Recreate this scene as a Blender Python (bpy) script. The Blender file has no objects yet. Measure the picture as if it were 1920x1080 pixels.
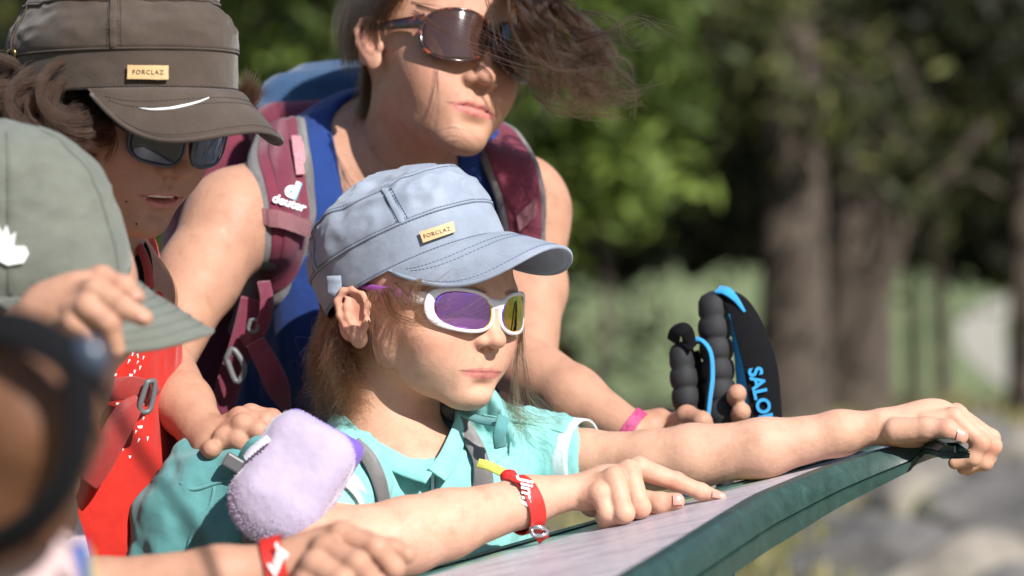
import bpy, bmesh, math, random
import numpy as np
from mathutils import Vector, Matrix
from mathutils.bvhtree import BVHTree

random.seed(7)
rng = np.random.default_rng(11)
scene = bpy.context.scene
COL = scene.collection
R = math.radians

# ------------------------------------------------------------------ camera, sky, sun, exposure
LENS, SENSOR = 105.0, 36.0
CAM_Z = 1.15
cam_data = bpy.data.cameras.new("camera")
cam_data.lens = LENS
cam_data.sensor_width = SENSOR
cam_data.clip_start = 0.05
cam_data.clip_end = 2000
cam_data.dof.use_dof = True
cam_data.dof.focus_distance = 2.65
cam_data.dof.aperture_fstop = 4.3
cam = bpy.data.objects.new("camera", cam_data)
cam.location = (0, 0, CAM_Z)
cam.rotation_euler = (R(90), 0, 0)
COL.objects.link(cam)
scene.camera = cam

SUN_DIR = Vector((0.42, -0.64, 0.57)).normalized()      # towards the sun
SUN_EL = math.asin(SUN_DIR.z)
SUN_AZ = math.atan2(SUN_DIR.x, SUN_DIR.y)
world = bpy.data.worlds.new("World")
scene.world = world
world.use_nodes = True
wn = world.node_tree.nodes
wn.clear()
sky = wn.new("ShaderNodeTexSky")
sky.sky_type = 'NISHITA'
sky.sun_disc = False
sky.sun_elevation = SUN_EL
sky.sun_rotation = SUN_AZ
sky.altitude = 1500
bg = wn.new("ShaderNodeBackground")
bg.inputs[1].default_value = 0.115
wo = wn.new("ShaderNodeOutputWorld")
world.node_tree.links.new(sky.outputs[0], bg.inputs[0])
world.node_tree.links.new(bg.outputs[0], wo.inputs[0])

sun_data = bpy.data.lights.new("sun", 'SUN')
sun_data.energy = 5.0
sun_data.angle = R(0.5)
sun_data.color = (1.0, 0.965, 0.92)
sun = bpy.data.objects.new("sun", sun_data)
sun.rotation_euler = SUN_DIR.to_track_quat('Z', 'Y').to_euler()
COL.objects.link(sun)

scene.view_settings.view_transform = 'Standard'
scene.view_settings.look = 'None'
scene.view_settings.gamma = 1.0
scene.view_settings.exposure = 0.52
scene.view_settings.use_curve_mapping = False
scene.render.engine = 'CYCLES'
scene.cycles.use_denoising = True
scene.cycles.max_bounces = 8
scene.cycles.transparent_max_bounces = 8
scene.cycles.sample_clamp_indirect = 6.0
# ------------------------------------------------------------------ helpers
K = SENSOR / LENS / 1920.0


def P(px, py, d):
    """a point of the photograph (1920x1080) at d metres in front of the camera"""
    return np.array(((px - 960) * K * d, d, CAM_Z - (py - 540) * K * d))


def PX(d):
    return K * d


def unit(v):
    v = np.asarray(v, float)
    return v / max(np.linalg.norm(v), 1e-9)


def tag(o, label=None, cat=None, group=None, kind=None):
    if label: o['label'] = label
    if cat: o['category'] = cat
    if group: o['group'] = group
    if kind: o['kind'] = kind
    return o


def empty(name, loc, label=None, cat=None, group=None):
    o = bpy.data.objects.new(name, None)
    o.location = Vector([float(c) for c in loc])
    o.empty_display_size = 0.05
    COL.objects.link(o)
    return tag(o, label, cat, group)


def link(name, me, m=None, parent=None, smooth=True):
    """links a world-space mesh as ONE object (kept in place when parented)"""
    o = bpy.data.objects.new(name, me)
    COL.objects.link(o)
    if m is not None and len(me.materials) == 0:
        me.materials.append(m)
    if smooth and len(me.polygons):
        me.polygons.foreach_set("use_smooth", np.ones(len(me.polygons), bool))
    if parent is not None:
        o.parent = parent
        o.matrix_parent_inverse = Matrix.Translation(parent.location).inverted() if parent.parent is None else Matrix()
    return o


def child_of(o, parent):
    o.parent = parent
    return o


def mesh_np(name, V, F):
    me = bpy.data.meshes.new(name)
    V = np.asarray(V, np.float32)
    if isinstance(F, np.ndarray):
        n, k = F.shape
        me.vertices.add(len(V)); me.vertices.foreach_set("co", V.ravel())
        me.loops.add(n * k); me.loops.foreach_set("vertex_index", F.astype(np.int32).ravel())
        me.polygons.add(n)
        me.polygons.foreach_set("loop_start", np.arange(0, n * k, k, dtype=np.int32))
        me.update(calc_edges=True)
    else:
        me.from_pydata([tuple(map(float, v)) for v in V], [], [list(map(int, f)) for f in F])
        me.update()
    return me


def verts_of(me):
    a = np.empty(len(me.vertices) * 3, np.float32)
    me.vertices.foreach_get("co", a)
    return a.reshape(-1, 3).astype(float)


def bvh_of(*objs):
    V, F, n = [], [], 0
    for o in objs:
        me = o.data
        mw = np.array(Matrix.Translation((0, 0, 0)))
        v = verts_of(me)
        V.append(v)
        for p in me.polygons:
            F.append([i + n for i in p.vertices])
        n += len(v)
    V = np.concatenate(V)
    return BVHTree.FromPolygons([Vector(v) for v in V], F)


def on(bvh, px, py, off=0.0):
    """where the line of sight through a photo point meets the surface, lifted off along its normal"""
    o = Vector((0, 0, CAM_Z))
    t = Vector(P(px, py, 1.0)) - o
    hit, nrm, i, dist = bvh.ray_cast(o, t.normalized())
    if hit is None:
        return None, None
    if nrm.dot(t) > 0: nrm = -nrm
    return np.array(hit + nrm * off), np.array(nrm)


def near(bvh, p, off=0.0):
    hit, nrm, i, dist = bvh.find_nearest(Vector([float(c) for c in p]))
    d = Vector([float(c) for c in p]) - hit
    if d.length > 1e-6 and d.dot(nrm) < 0 and False: nrm = -nrm
    return np.array(hit + nrm * off), np.array(nrm)


def patch(name, bvh, corners, m, parent=None, off=0.001, thick=0.0008, n=9, mv=7):
    """a thin piece lying on a surface: corners (photo px) in order round it"""
    a, b, c, d = [np.array(q, float) for q in corners]
    A = np.zeros((n, mv, 3)); hit_ = np.zeros((n, mv), bool); Q = np.zeros((n, mv, 2))
    for i in range(n):
        for j in range(mv):
            u, v = i / (n - 1), j / (mv - 1)
            Q[i, j] = (a * (1 - u) + b * u) * (1 - v) + (d * (1 - u) + c * u) * v
            p, nn = on(bvh, Q[i, j][0], Q[i, j][1], off)
            if p is not None: A[i, j] = p; hit_[i, j] = True
    H_ = np.argwhere(hit_)
    for i in range(n):
        for j in range(mv):
            if not hit_[i, j] and len(H_):
                k = H_[np.argmin(((H_ - (i, j)) ** 2).sum(1))]
                A[i, j] = P(Q[i, j][0], Q[i, j][1], A[k[0], k[1]][1] + .002)
    o = solid_grid(name, A, thick, m, parent)
    bm = bmesh.new(); bm.from_mesh(o.data); bmesh.ops.recalc_face_normals(bm, faces=bm.faces); bm.to_mesh(o.data); bm.free()
    o.data.polygons.foreach_set("use_smooth", np.zeros(len(o.data.polygons), bool))
    return o


# ---- value noise (for wrinkles and uneven outlines)
_perm = rng.random((48, 48, 48)).astype(np.float32)


def noise3(p):
    p = np.asarray(p, float)
    i = np.floor(p).astype(int); f = p - i
    f = f * f * (3 - 2 * f)
    out = 0
    for dx in (0, 1):
        wx = f[:, 0] if dx else 1 - f[:, 0]
        for dy in (0, 1):
            wy = f[:, 1] if dy else 1 - f[:, 1]
            for dz in (0, 1):
                wz = f[:, 2] if dz else 1 - f[:, 2]
                out = out + wx * wy * wz * _perm[(i[:, 0] + dx) % 48, (i[:, 1] + dy) % 48, (i[:, 2] + dz) % 48]
    return out * 2 - 1


def fbm(p, n=3):
    s, a, t = 0, 1.0, 0
    p = np.asarray(p, float)
    for k in range(n):
        s = s + a * noise3(p * 2 ** k + 17.3 * k); t += a; a *= 0.5
    return s / t


def displace(me, fn):
    """moves the vertices along their normals by fn(points)"""
    V = verts_of(me)
    N = np.empty(len(V) * 3, np.float32)
    me.vertices.foreach_get("normal", N)
    V = V + N.reshape(-1, 3) * fn(V)[:, None]
    me.vertices.foreach_set("co", V.astype(np.float32).ravel())
    me.update()


# ---- implicit modelling: blended limbs, meshed by surface nets
class Blob:
    def __init__(self, k=0.01):
        self.ops = []; self.k = k
        self.fr = (np.eye(3), np.zeros(3), 1.0)

    def frame(self, Rm, o, s):
        self.fr = (np.asarray(Rm, float), np.asarray(o, float), s)
        return self

    def tp(self, p):
        Rm, o, s = self.fr
        return Rm @ (np.asarray(p, float) * s) + o

    def cone(self, a, b, ra, rb=None, k=None, op='u'):
        rb = ra if rb is None else rb
        s = self.fr[2]
        a, b = self.tp(a), self.tp(b); ra *= s; rb *= s
        k = (self.k if k is None else k * s)
        ab = b - a; L2 = max(ab @ ab, 1e-12)
        lo = np.minimum(a - ra, b - rb); hi = np.maximum(a + ra, b + rb)

        def f(p):
            t = np.clip((p - a) @ ab / L2, 0, 1)
            q = p - a - t[:, None] * ab
            return np.sqrt(np.einsum('ij,ij->i', q, q)) - (ra + (rb - ra) * t)
        self.ops.append((op, f, k, lo, hi))
        return self

    def chain(self, pts, rad, k=None, op='u'):
        for i in range(len(pts) - 1):
            self.cone(pts[i], pts[i + 1], rad[i], rad[i + 1], k, op)
        return self

    def ell(self, c, r, axes=None, k=None, op='u'):
        Rm, o, s = self.fr
        c = self.tp(c); r = np.asarray(r, float) * s
        A = Rm @ (np.eye(3) if axes is None else np.asarray(axes, float))
        k = (self.k if k is None else k * s)
        ext = np.abs(A) @ r
        lo, hi = c - ext, c + ext

        def f(p):
            q = (p - c) @ A
            k0 = np.sqrt(np.sum((q / r) ** 2, 1)); k1 = np.sqrt(np.sum((q / (r * r)) ** 2, 1))
            return np.where(k1 < 1e-9, -r.min(), k0 * (k0 - 1) / np.maximum(k1, 1e-9))
        self.ops.append((op, f, k, lo, hi))
        return self

    def rbox(self, c, half, r, axes=None, k=None, op='u'):
        Rm, o, s = self.fr
        c = self.tp(c); half = np.asarray(half, float) * s; r *= s
        A = Rm @ (np.eye(3) if axes is None else np.asarray(axes, float))
        k = (self.k if k is None else k * s)
        ext = np.abs(A) @ half

        def f(p):
            q = np.abs((p - c) @ A) - (half - r)
            return np.linalg.norm(np.maximum(q, 0), axis=1) + np.minimum(q.max(1), 0) - r
        self.ops.append((op, f, k, c - ext, c + ext))
        return self

    def eval(self, p, pad=None):
        d = np.full(len(p), 1.0)
        for op, f, k, lo, hi in self.ops:
            if pad is not None:
                m = np.all((p > lo - k - pad) & (p < hi + k + pad), axis=1)
                if not m.any(): continue
                idx = np.nonzero(m)[0]
                x = f(p[idx]); y = d[idx]
            else:
                idx = slice(None); x = f(p); y = d
            if op == 'u':
                h = np.maximum(k - np.abs(x - y), 0) / max(k, 1e-9)
                d[idx] = np.minimum(x, y) - h * h * k * 0.25
            else:
                x = -x
                h = np.maximum(k - np.abs(x - y), 0) / max(k, 1e-9)
                d[idx] = np.maximum(x, y) + h * h * k * 0.25
        return d

    def bounds(self):
        lo = np.min([o[3] for o in self.ops if o[0] == 'u'], 0); hi = np.max([o[4] for o in self.ops if o[0] == 'u'], 0)
        return lo, hi

    def mesh(self, name, h, lo=None, hi=None, relax=2):
        l0, h0 = self.bounds()
        lo = l0 - 3 * h if lo is None else np.maximum(lo, l0 - 3 * h)
        hi = h0 + 3 * h if hi is None else np.minimum(hi, h0 + 3 * h)
        S = 6
        n = np.ceil((hi - lo) / h).astype(int); nb = (n + S - 1) // S; n = nb * S
        g = [lo[i] + (np.arange(nb[i]) * S + (S - 1) / 2) * h for i in range(3)]
        C = np.stack(np.meshgrid(*g, indexing='ij'), -1).reshape(-1, 3)
        dc = self.eval(C)
        act = np.abs(dc) < S * h * 0.87 * 1.9 + 2 * h
        F = np.where(dc < 0, -1.0, 1.0).astype(np.float32).reshape(nb)
        F = np.repeat(np.repeat(np.repeat(F, S, 0), S, 1), S, 2)
        bi = np.stack(np.unravel_index(np.nonzero(act)[0], nb), -1) * S
        off = np.stack(np.meshgrid(*[np.arange(S)] * 3, indexing='ij'), -1).reshape(-1, 3)
        for c0 in range(0, len(bi), 3000):
            ii = (bi[c0:c0 + 3000, None, :] + off[None]).reshape(-1, 3)
            F[ii[:, 0], ii[:, 1], ii[:, 2]] = self.eval(lo + ii * h, pad=S * h * 1.2)
        V, Q = surface_nets(F, lo, h)
        if relax: V = smooth_verts(V, Q, relax)
        return mesh_np(name, V, Q)


def surface_nets(F, lo, h):
    s = F < 0
    c = np.zeros(tuple(x - 1 for x in F.shape), np.uint8)
    sl = [slice(0, -1), slice(1, None)]
    for i in (0, 1):
        for j in (0, 1):
            for k in (0, 1):
                c += s[sl[i], sl[j], sl[k]]
    act = np.argwhere((c > 0) & (c < 8))
    ids = np.full(c.shape, -1, np.int32)
    ids[act[:, 0], act[:, 1], act[:, 2]] = np.arange(len(act))
    corners = [(i, j, k) for i in (0, 1) for j in (0, 1) for k in (0, 1)]
    val = {q: F[act[:, 0] + q[0], act[:, 1] + q[1], act[:, 2] + q[2]].astype(float) for q in corners}
    acc = np.zeros((len(act), 3)); cnt = np.zeros(len(act))
    for a in corners:
        for ax in range(3):
            if a[ax] == 0:
                b = list(a); b[ax] = 1; b = tuple(b)
                va, vb = val[a], val[b]
                m = (va < 0) != (vb < 0)
                t = np.where(m, va / np.where(m, va - vb, 1), 0)
                p = np.array(a, float)[None] + np.zeros((len(act), 3)); p[:, ax] += t
                acc += np.where(m[:, None], p, 0); cnt += m
    V = lo + (act + acc / np.maximum(cnt, 1)[:, None]) * h
    quads = []
    for ax in range(3):
        a, b = [(1, 2), (2, 0), (0, 1)][ax]
        s0 = np.take(s, range(0, s.shape[ax] - 1), ax); s1 = np.take(s, range(1, s.shape[ax]), ax)
        e = np.argwhere(s0 != s1)
        ok = (e[:, a] > 0) & (e[:, b] > 0) & (e[:, a] < s.shape[a] - 1) & (e[:, b] < s.shape[b] - 1)
        e = e[ok]
        da = np.zeros(3, int); da[a] = 1
        db = np.zeros(3, int); db[b] = 1
        g = lambda q: ids[q[:, 0], q[:, 1], q[:, 2]]
        q = np.stack([g(e - da - db), g(e - db), g(e), g(e - da)], 1)
        flip = ~s[e[:, 0], e[:, 1], e[:, 2]]
        q[flip] = q[flip][:, ::-1]
        quads.append(q)
    Q = np.concatenate(quads)
    return V, Q[(Q >= 0).all(1)]


def smooth_verts(V, Q, it):
    E = np.concatenate([Q[:, [0, 1]], Q[:, [1, 2]], Q[:, [2, 3]], Q[:, [3, 0]]])
    n = np.maximum(np.bincount(E.ravel(), minlength=len(V)), 1)[:, None]
    for i in range(it):
        for lam in (0.5, -0.5):
            A = np.zeros_like(V)
            for ax in range(3):
                A[:, ax] = np.bincount(E[:, 0], V[E[:, 1], ax], len(V)) + np.bincount(E[:, 1], V[E[:, 0], ax], len(V))
            V = V + lam * (A / n - V)
    return V


def join(name, meshes):
    """several closed surfaces of one body joined into one mesh"""
    V, F, n = [], [], 0
    for me in meshes:
        v = verts_of(me)
        f = np.empty(len(me.loops), np.int32); me.loops.foreach_get("vertex_index", f)
        V.append(v); F.append(f.reshape(-1, 4) + n); n += len(v)
        bpy.data.meshes.remove(me)
    return mesh_np(name, np.concatenate(V), np.concatenate(F))


# ---- sweeps, sheets, boxes
def spline(pts, n):
    """Catmull-Rom through the points, n samples evenly spaced in length"""
    p = np.asarray(pts, float)
    if len(p) == 2:
        t = np.linspace(0, 1, n)[:, None]
        return p[0] * (1 - t) + p[1] * t
    q = np.vstack([2 * p[0] - p[1], p, 2 * p[-1] - p[-2]])
    out = []
    for i in range(len(p) - 1):
        a, b, c, d = q[i:i + 4]
        t = np.linspace(0, 1, 24, endpoint=False)[:, None]
        out.append(0.5 * (2 * b + (c - a) * t + (2 * a - 5 * b + 4 * c - d) * t ** 2 + (3 * b - a - 3 * c + d) * t ** 3))
    out = np.vstack(out + [p[-1:]])
    L = np.r_[0, np.cumsum(np.linalg.norm(np.diff(out[:, :3], axis=0), axis=1))]
    s = np.linspace(0, L[-1], n)
    return np.stack([np.interp(s, L, out[:, i]) for i in range(out.shape[1])], 1)


def tube(name, pts, rad, m=None, parent=None, seg=10, closed=False, n=None, cap=True):
    p = np.asarray(pts, float)
    if n: p = spline(np.vstack([p, p[:1]]) if closed else p, n + (1 if closed else 0))
    if closed and n: p = p[:-1]
    N = len(p)
    r = np.broadcast_to(np.asarray(rad, float), (N,)) if np.ndim(rad) == 0 or len(rad) == N else np.interp(np.linspace(0, 1, N), np.linspace(0, 1, len(rad)), rad)
    T = np.roll(p, -1, 0) - np.roll(p, 1, 0)
    if not closed:
        T[0] = p[1] - p[0]; T[-1] = p[-1] - p[-2]
    T /= np.maximum(np.linalg.norm(T, axis=1, keepdims=True), 1e-9)
    u = unit(np.cross(T[0], [0.3, 0.2, 0.9]))
    V = []
    ang = np.linspace(0, 2 * math.pi, seg, endpoint=False)
    for i in range(N):
        u = unit(u - (u @ T[i]) * T[i]); v = np.cross(T[i], u)
        V.append(p[i] + r[i] * (np.cos(ang)[:, None] * u + np.sin(ang)[:, None] * v))
    V = np.vstack(V)
    F = []
    for i in range(N if closed else N - 1):
        j = (i + 1) % N
        for k in range(seg):
            F.append((i * seg + k, i * seg + (k + 1) % seg, j * seg + (k + 1) % seg, j * seg + k))
    if not closed and cap:
        F.append(tuple(range(seg))[::-1]); F.append(tuple((N - 1) * seg + k for k in range(seg)))
    me = mesh_np(name, V, F)
    return link(name, me, m, parent) if m is not None else me


def strip(name, pts, nrm, width, thick, m, parent=None, n=40, round_=0.3, wob=0.0):
    """a webbing or padded strap swept along pts, lying flat against directions nrm"""
    data = np.hstack([np.asarray(pts, float), np.asarray(nrm, float)])
    if np.ndim(width):
        data = np.hstack([data, np.asarray(width, float)[:, None]])
    else:
        data = np.hstack([data, np.full((len(data), 1), width)])
    s = spline(data, n)
    p, N, W = s[:, :3], s[:, 3:6], s[:, 6]
    T = np.gradient(p, axis=0)
    c = thick * round_
    V = []
    for i in range(n):
        t = unit(T[i]); nn = unit(N[i] - (N[i] @ t) * t); b = np.cross(t, nn)
        w, h = W[i] / 2, thick / 2
        sec = [(-w, -h + c), (-w + c, -h), (0, -h), (w - c, -h), (w, -h + c), (w, h - c), (w - c, h), (0, h + wob), (-w + c, h), (-w, h - c)]
        V += [p[i] + b * x + nn * y for x, y in sec]
    F = []
    for i in range(n - 1):
        for k in range(10):
            a = i * 10 + k; b2 = i * 10 + (k + 1) % 10
            F.append((a, b2, b2 + 10, a + 10))
    F.append(tuple(range(10))[::-1]); F.append(tuple((n - 1) * 10 + k for k in range(10)))
    me = mesh_np(name, np.array(V), F)
    bm = bmesh.new(); bm.from_mesh(me); bmesh.ops.recalc_face_normals(bm, faces=bm.faces); bm.to_mesh(me); bm.free()
    o = link(name, me, m, parent)
    return o


def grid_mesh(name, A, closed_u=False):
    """sheet from an (n, m, 3) array"""
    n, m_, _ = A.shape
    F = []
    for i in range(n if closed_u else n - 1):
        for j in range(m_ - 1):
            a = i * m_ + j; b = ((i + 1) % n) * m_ + j
            F.append((a, b, b + 1, a + 1))
    return mesh_np(name, A.reshape(-1, 3), np.array(F))


def solid_grid(name, A, thick, m=None, parent=None, closed_u=False):
    """sheet with real thickness (towards minus its normals)"""
    n, m_, _ = A.shape
    du = np.gradient(A, axis=0) if not closed_u else (np.roll(A, -1, 0) - np.roll(A, 1, 0))
    dv = np.gradient(A, axis=1)
    N = np.cross(du, dv); N /= np.maximum(np.linalg.norm(N, axis=2, keepdims=True), 1e-12)
    B = A - N * thick
    V = np.vstack([A.reshape(-1, 3), B.reshape(-1, 3)]); o = n * m_
    F = []
    nu = n if closed_u else n - 1
    for i in range(nu):
        i2 = (i + 1) % n
        for j in range(m_ - 1):
            a, b = i * m_ + j, i2 * m_ + j
            F.append((a, b, b + 1, a + 1)); F.append((o + a, o + a + 1, o + b + 1, o + b))
        a, b = i * m_, i2 * m_
        F.append((a, o + a, o + b, b))
        a, b = i * m_ + m_ - 1, i2 * m_ + m_ - 1
        F.append((a, b, o + b, o + a))
    if not closed_u:
        for j in range(m_ - 1):
            a = j; F.append((a, a + 1, o + a + 1, o + a))
            a = (n - 1) * m_ + j; F.append((a, o + a, o + a + 1, a + 1))
    me = mesh_np(name, V, np.array(F))
    return link(name, me, m, parent) if m is not None else me


def box(name, c, ax, dims, m, parent=None, bev=0.0):
    """bevelled box: centre, three axes, full sizes"""
    bm = bmesh.new()
    bmesh.ops.create_cube(bm, size=1)
    A = np.stack([unit(a) for a in ax], 1)
    for v in bm.verts:
        v.co = Vector(A @ (np.array(v.co) * np.array(dims)) + np.asarray(c, float))
    if bev: bmesh.ops.bevel(bm, geom=bm.edges[:], offset=bev, segments=2, affect='EDGES', profile=0.5)
    bmesh.ops.recalc_face_normals(bm, faces=bm.faces)
    me = bpy.data.meshes.new(name); bm.to_mesh(me); bm.free()
    o = link(name, me, m, parent, smooth=False)
    return o


def poly_plate(name, pts2, c, ax, thick, m, parent=None):
    """flat outline extruded: pts2 in the plane of ax[0], ax[1], thickness along ax[2]"""
    c = np.asarray(c, float); a0, a1, a2 = [unit(a) for a in ax]
    n = len(pts2)
    V = [c + a0 * x + a1 * y + a2 * thick for x, y in pts2] + [c + a0 * x + a1 * y for x, y in pts2]
    bm = bmesh.new()
    vs = [bm.verts.new(v) for v in V]
    bm.faces.new(vs[:n]); bm.faces.new(vs[n:][::-1])
    for i in range(n):
        j = (i + 1) % n
        bm.faces.new((vs[i], vs[n + i], vs[n + j], vs[j]))
    bmesh.ops.recalc_face_normals(bm, faces=bm.faces)
    bmesh.ops.triangulate(bm, faces=[f for f in bm.faces if len(f.verts) > 4])
    me = bpy.data.meshes.new(name); bm.to_mesh(me); bm.free()
    return link(name, me, m, parent, smooth=False)


def lettering(name, text, c, right, up, size, m, parent, shear=0.0, thick=0.0003, bold=0.0, space=1.0, bvh=None, lift=0.0006):
    """raised lettering lying in the plane of right and up, centred on c; follows bvh if given"""
    cu = bpy.data.curves.new(name, 'FONT')
    cu.body = text; cu.align_x = 'CENTER'; cu.align_y = 'CENTER'
    cu.size = size; cu.shear = shear; cu.offset = bold; cu.space_character = space
    cu.extrude = thick; cu.resolution_u = 4
    o = bpy.data.objects.new(name, cu)
    COL.objects.link(o)
    dg = bpy.context.evaluated_depsgraph_get(); dg.update()
    me = bpy.data.meshes.new_from_object(o.evaluated_get(dg))
    bpy.data.objects.remove(o); bpy.data.curves.remove(cu)
    r, u = unit(right), unit(up); u = unit(u - (u @ r) * r); n = np.cross(r, u)
    V = verts_of(me)
    W = np.asarray(c, float) + V[:, :1] * r + V[:, 1:2] * u
    if bvh is not None:
        out = []
        for w, z in zip(W, V[:, 2]):
            h, nn, i, ds = bvh.ray_cast(Vector(w + n * 0.03), Vector(-n))
            out.append(np.array(h) + n * (z + lift) if h is not None else w + n * z)
        W = np.array(out)
    else:
        W = W + n * (V[:, 2:3] + lift)
    me.vertices.foreach_set("co", W.astype(np.float32).ravel()); me.update()
    me.materials.clear()
    return link(name, me, m, parent, smooth=False)


def capsules(name, segs, r, m, parent=None, sides=5):
    """many short rods (stitches) in one mesh"""
    V, F = [], []
    for a, b in segs:
        a = np.asarray(a); b = np.asarray(b)
        t = unit(b - a); u = unit(np.cross(t, [0.31, 0.52, 0.79])); v = np.cross(t, u)
        o = len(V)
        for q, rr in ((a - t * r * .5, .35), (a + t * r, 1), (b - t * r, 1), (b + t * r * .5, .35)):
            for k in range(sides):
                an = 2 * math.pi * k / sides
                V.append(q + rr * r * (math.cos(an) * u + math.sin(an) * v))
        for i in range(3):
            for k in range(sides):
                k2 = (k + 1) % sides
                F.append((o + i * sides + k, o + i * sides + k2, o + (i + 1) * sides + k2, o + (i + 1) * sides + k))
    me = mesh_np(name, np.array(V), np.array(F))
    return link(name, me, m, parent)


def dashes(path, dash, gap):
    p = np.asarray(path)
    L = np.r_[0, np.cumsum(np.linalg.norm(np.diff(p, axis=0), axis=1))]
    out = []
    s = 0
    at = lambda x: np.array([np.interp(x, L, p[:, i]) for i in range(3)])
    while s + dash < L[-1]:
        out.append((at(s), at(s + dash))); s += dash + gap
    return out


def hair(name, strands, r0, r1, m, parent=None):
    """real strands: a curves object"""
    cu = bpy.data.hair_curves.new(name)
    cu.add_curves([len(s) for s in strands])
    pos = np.concatenate(strands).astype(np.float32)
    cu.attributes["position"].data.foreach_set("vector", pos.ravel())
    at = cu.attributes.get("radius") or cu.attributes.new("radius", 'FLOAT', 'POINT')
    rad = np.concatenate([np.linspace(r0, r1, len(s)) for s in strands]).astype(np.float32)
    at.data.foreach_set("value", rad)
    cu.materials.append(m)
    o = bpy.data.objects.new(name, cu)
    COL.objects.link(o)
    if parent is not None:
        o.parent = parent
        o.matrix_parent_inverse = Matrix.Translation(parent.location).inverted()
    return o


def locks(guides, count, spread, n=18, curl=0.0, freq=2.0, jit=0.004, root=0.35, tail=1.0):
    """strands gathered round guide curves: each guide a list of points"""
    out = []
    G = [spline(g, n) for g in guides]
    t = np.linspace(0, 1, n)
    for g in G:
        for c in range(count):
            d1 = rng.normal(0, spread, 3); d2 = rng.normal(0, spread, 3)
            w = (root + (1 - root) * t) [:, None]
            ph = rng.uniform(0, 6.28, 3); fq = freq * rng.uniform(0.7, 1.3)
            cw = curl * rng.uniform(0.4, 1.2)
            wave = np.stack([np.sin(fq * 6.28 * t + ph[i]) - np.sin(ph[i]) for i in range(3)], 1) * cw * (t ** 0.8)[:, None]
            j = rng.normal(0, jit, 3)[None] * (t ** 2)[:, None]
            s = g + d1 * w + d2 * (t * tail)[:, None] * 0.6 + wave + j
            e = rng.uniform(0.55, 1.0) if c % 4 else 1.0
            m_ = max(5, int(n * e))
            out.append(s[:m_])
    return out
# ------------------------------------------------------------------ materials
def srgb(r, g, b):
    f = lambda c: (c / 255 / 12.92) if c / 255 <= 0.04045 else ((c / 255 + 0.055) / 1.055) ** 2.4
    return (f(r), f(g), f(b))


class NT:
    def __init__(self, name):
        self.m = bpy.data.materials.new(name); self.m.use_nodes = True
        self.t = self.m.node_tree; self.n = self.t.nodes; self.l = self.t.links
        self.b = self.n["Principled BSDF"]; self.out = self.n["Material Output"]
        self.tc = None

    def add(self, typ, **kw):
        x = self.n.new(typ)
        for k, v in kw.items(): setattr(x, k, v)
        return x

    def coord(self, which="Object"):
        if self.tc is None: self.tc = self.add("ShaderNodeTexCoord")
        return self.tc.outputs[which]

    def noise(self, scale, detail=4, rough=0.55, vec=None, stretch=None):
        x = self.add("ShaderNodeTexNoise")
        x.inputs["Scale"].default_value = scale; x.inputs["Detail"].default_value = detail
        x.inputs["Roughness"].default_value = rough
        v = vec or self.coord()
        if stretch:
            mp = self.add("ShaderNodeMapping"); mp.inputs["Scale"].default_value = stretch
            self.l.new(v, mp.inputs[0]); v = mp.outputs[0]
        self.l.new(v, x.inputs["Vector"])
        return x.outputs["Fac"]

    def ramp(self, fac, stops):
        x = self.add("ShaderNodeValToRGB")
        e = x.color_ramp.elements
        while len(e) < len(stops): e.new(0.5)
        for q, (p, c) in zip(e, stops):
            q.position = p; q.color = (*c[:3], 1)
        self.l.new(fac, x.inputs[0])
        return x.outputs[0]

    def mix(self, fac, a, b, mode='MIX'):
        x = self.add("ShaderNodeMix", data_type='RGBA', blend_type=mode)
        for i, v in ((0, fac), (6, a), (7, b)):
            if isinstance(v, (int, float)): x.inputs[i].default_value = v
            elif isinstance(v, tuple): x.inputs[i].default_value = (*v[:3], 1)
            else: self.l.new(v, x.inputs[i])
        return x.outputs[2]

    def bump(self, h, strength=0.3, dist=0.001, prev=None):
        x = self.add("ShaderNodeBump")
        x.inputs["Strength"].default_value = strength; x.inputs["Distance"].default_value = dist
        self.l.new(h, x.inputs["Height"])
        if prev is not None: self.l.new(prev, x.inputs["Normal"])
        return x.outputs[0]

    def set(self, name, v):
        s = self.b.inputs[name]
        if isinstance(v, (int, float)): s.default_value = v
        elif isinstance(v, tuple): s.default_value = (*v[:3], 1)
        else: self.l.new(v, s)
        return self


def plain(name, col, rough=0.5, metal=0.0, var=0.12, scale=40, coat=0.0, bump=0.15, bscale=300, spec=0.5):
    t = NT(name)
    f = t.noise(scale, 4)
    c = t.ramp(f, [(0.3, tuple(x * (1 - var) for x in col)), (0.7, tuple(min(1, x * (1 + var)) for x in col))])
    t.set("Base Color", c).set("Roughness", rough).set("Metallic", metal).set("Specular IOR Level", spec)
    if coat: t.set("Coat Weight", coat); t.set("Coat Roughness", 0.08)
    if bump: t.set("Normal", t.bump(t.noise(bscale, 3), bump, 0.0008))
    return t.m


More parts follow.
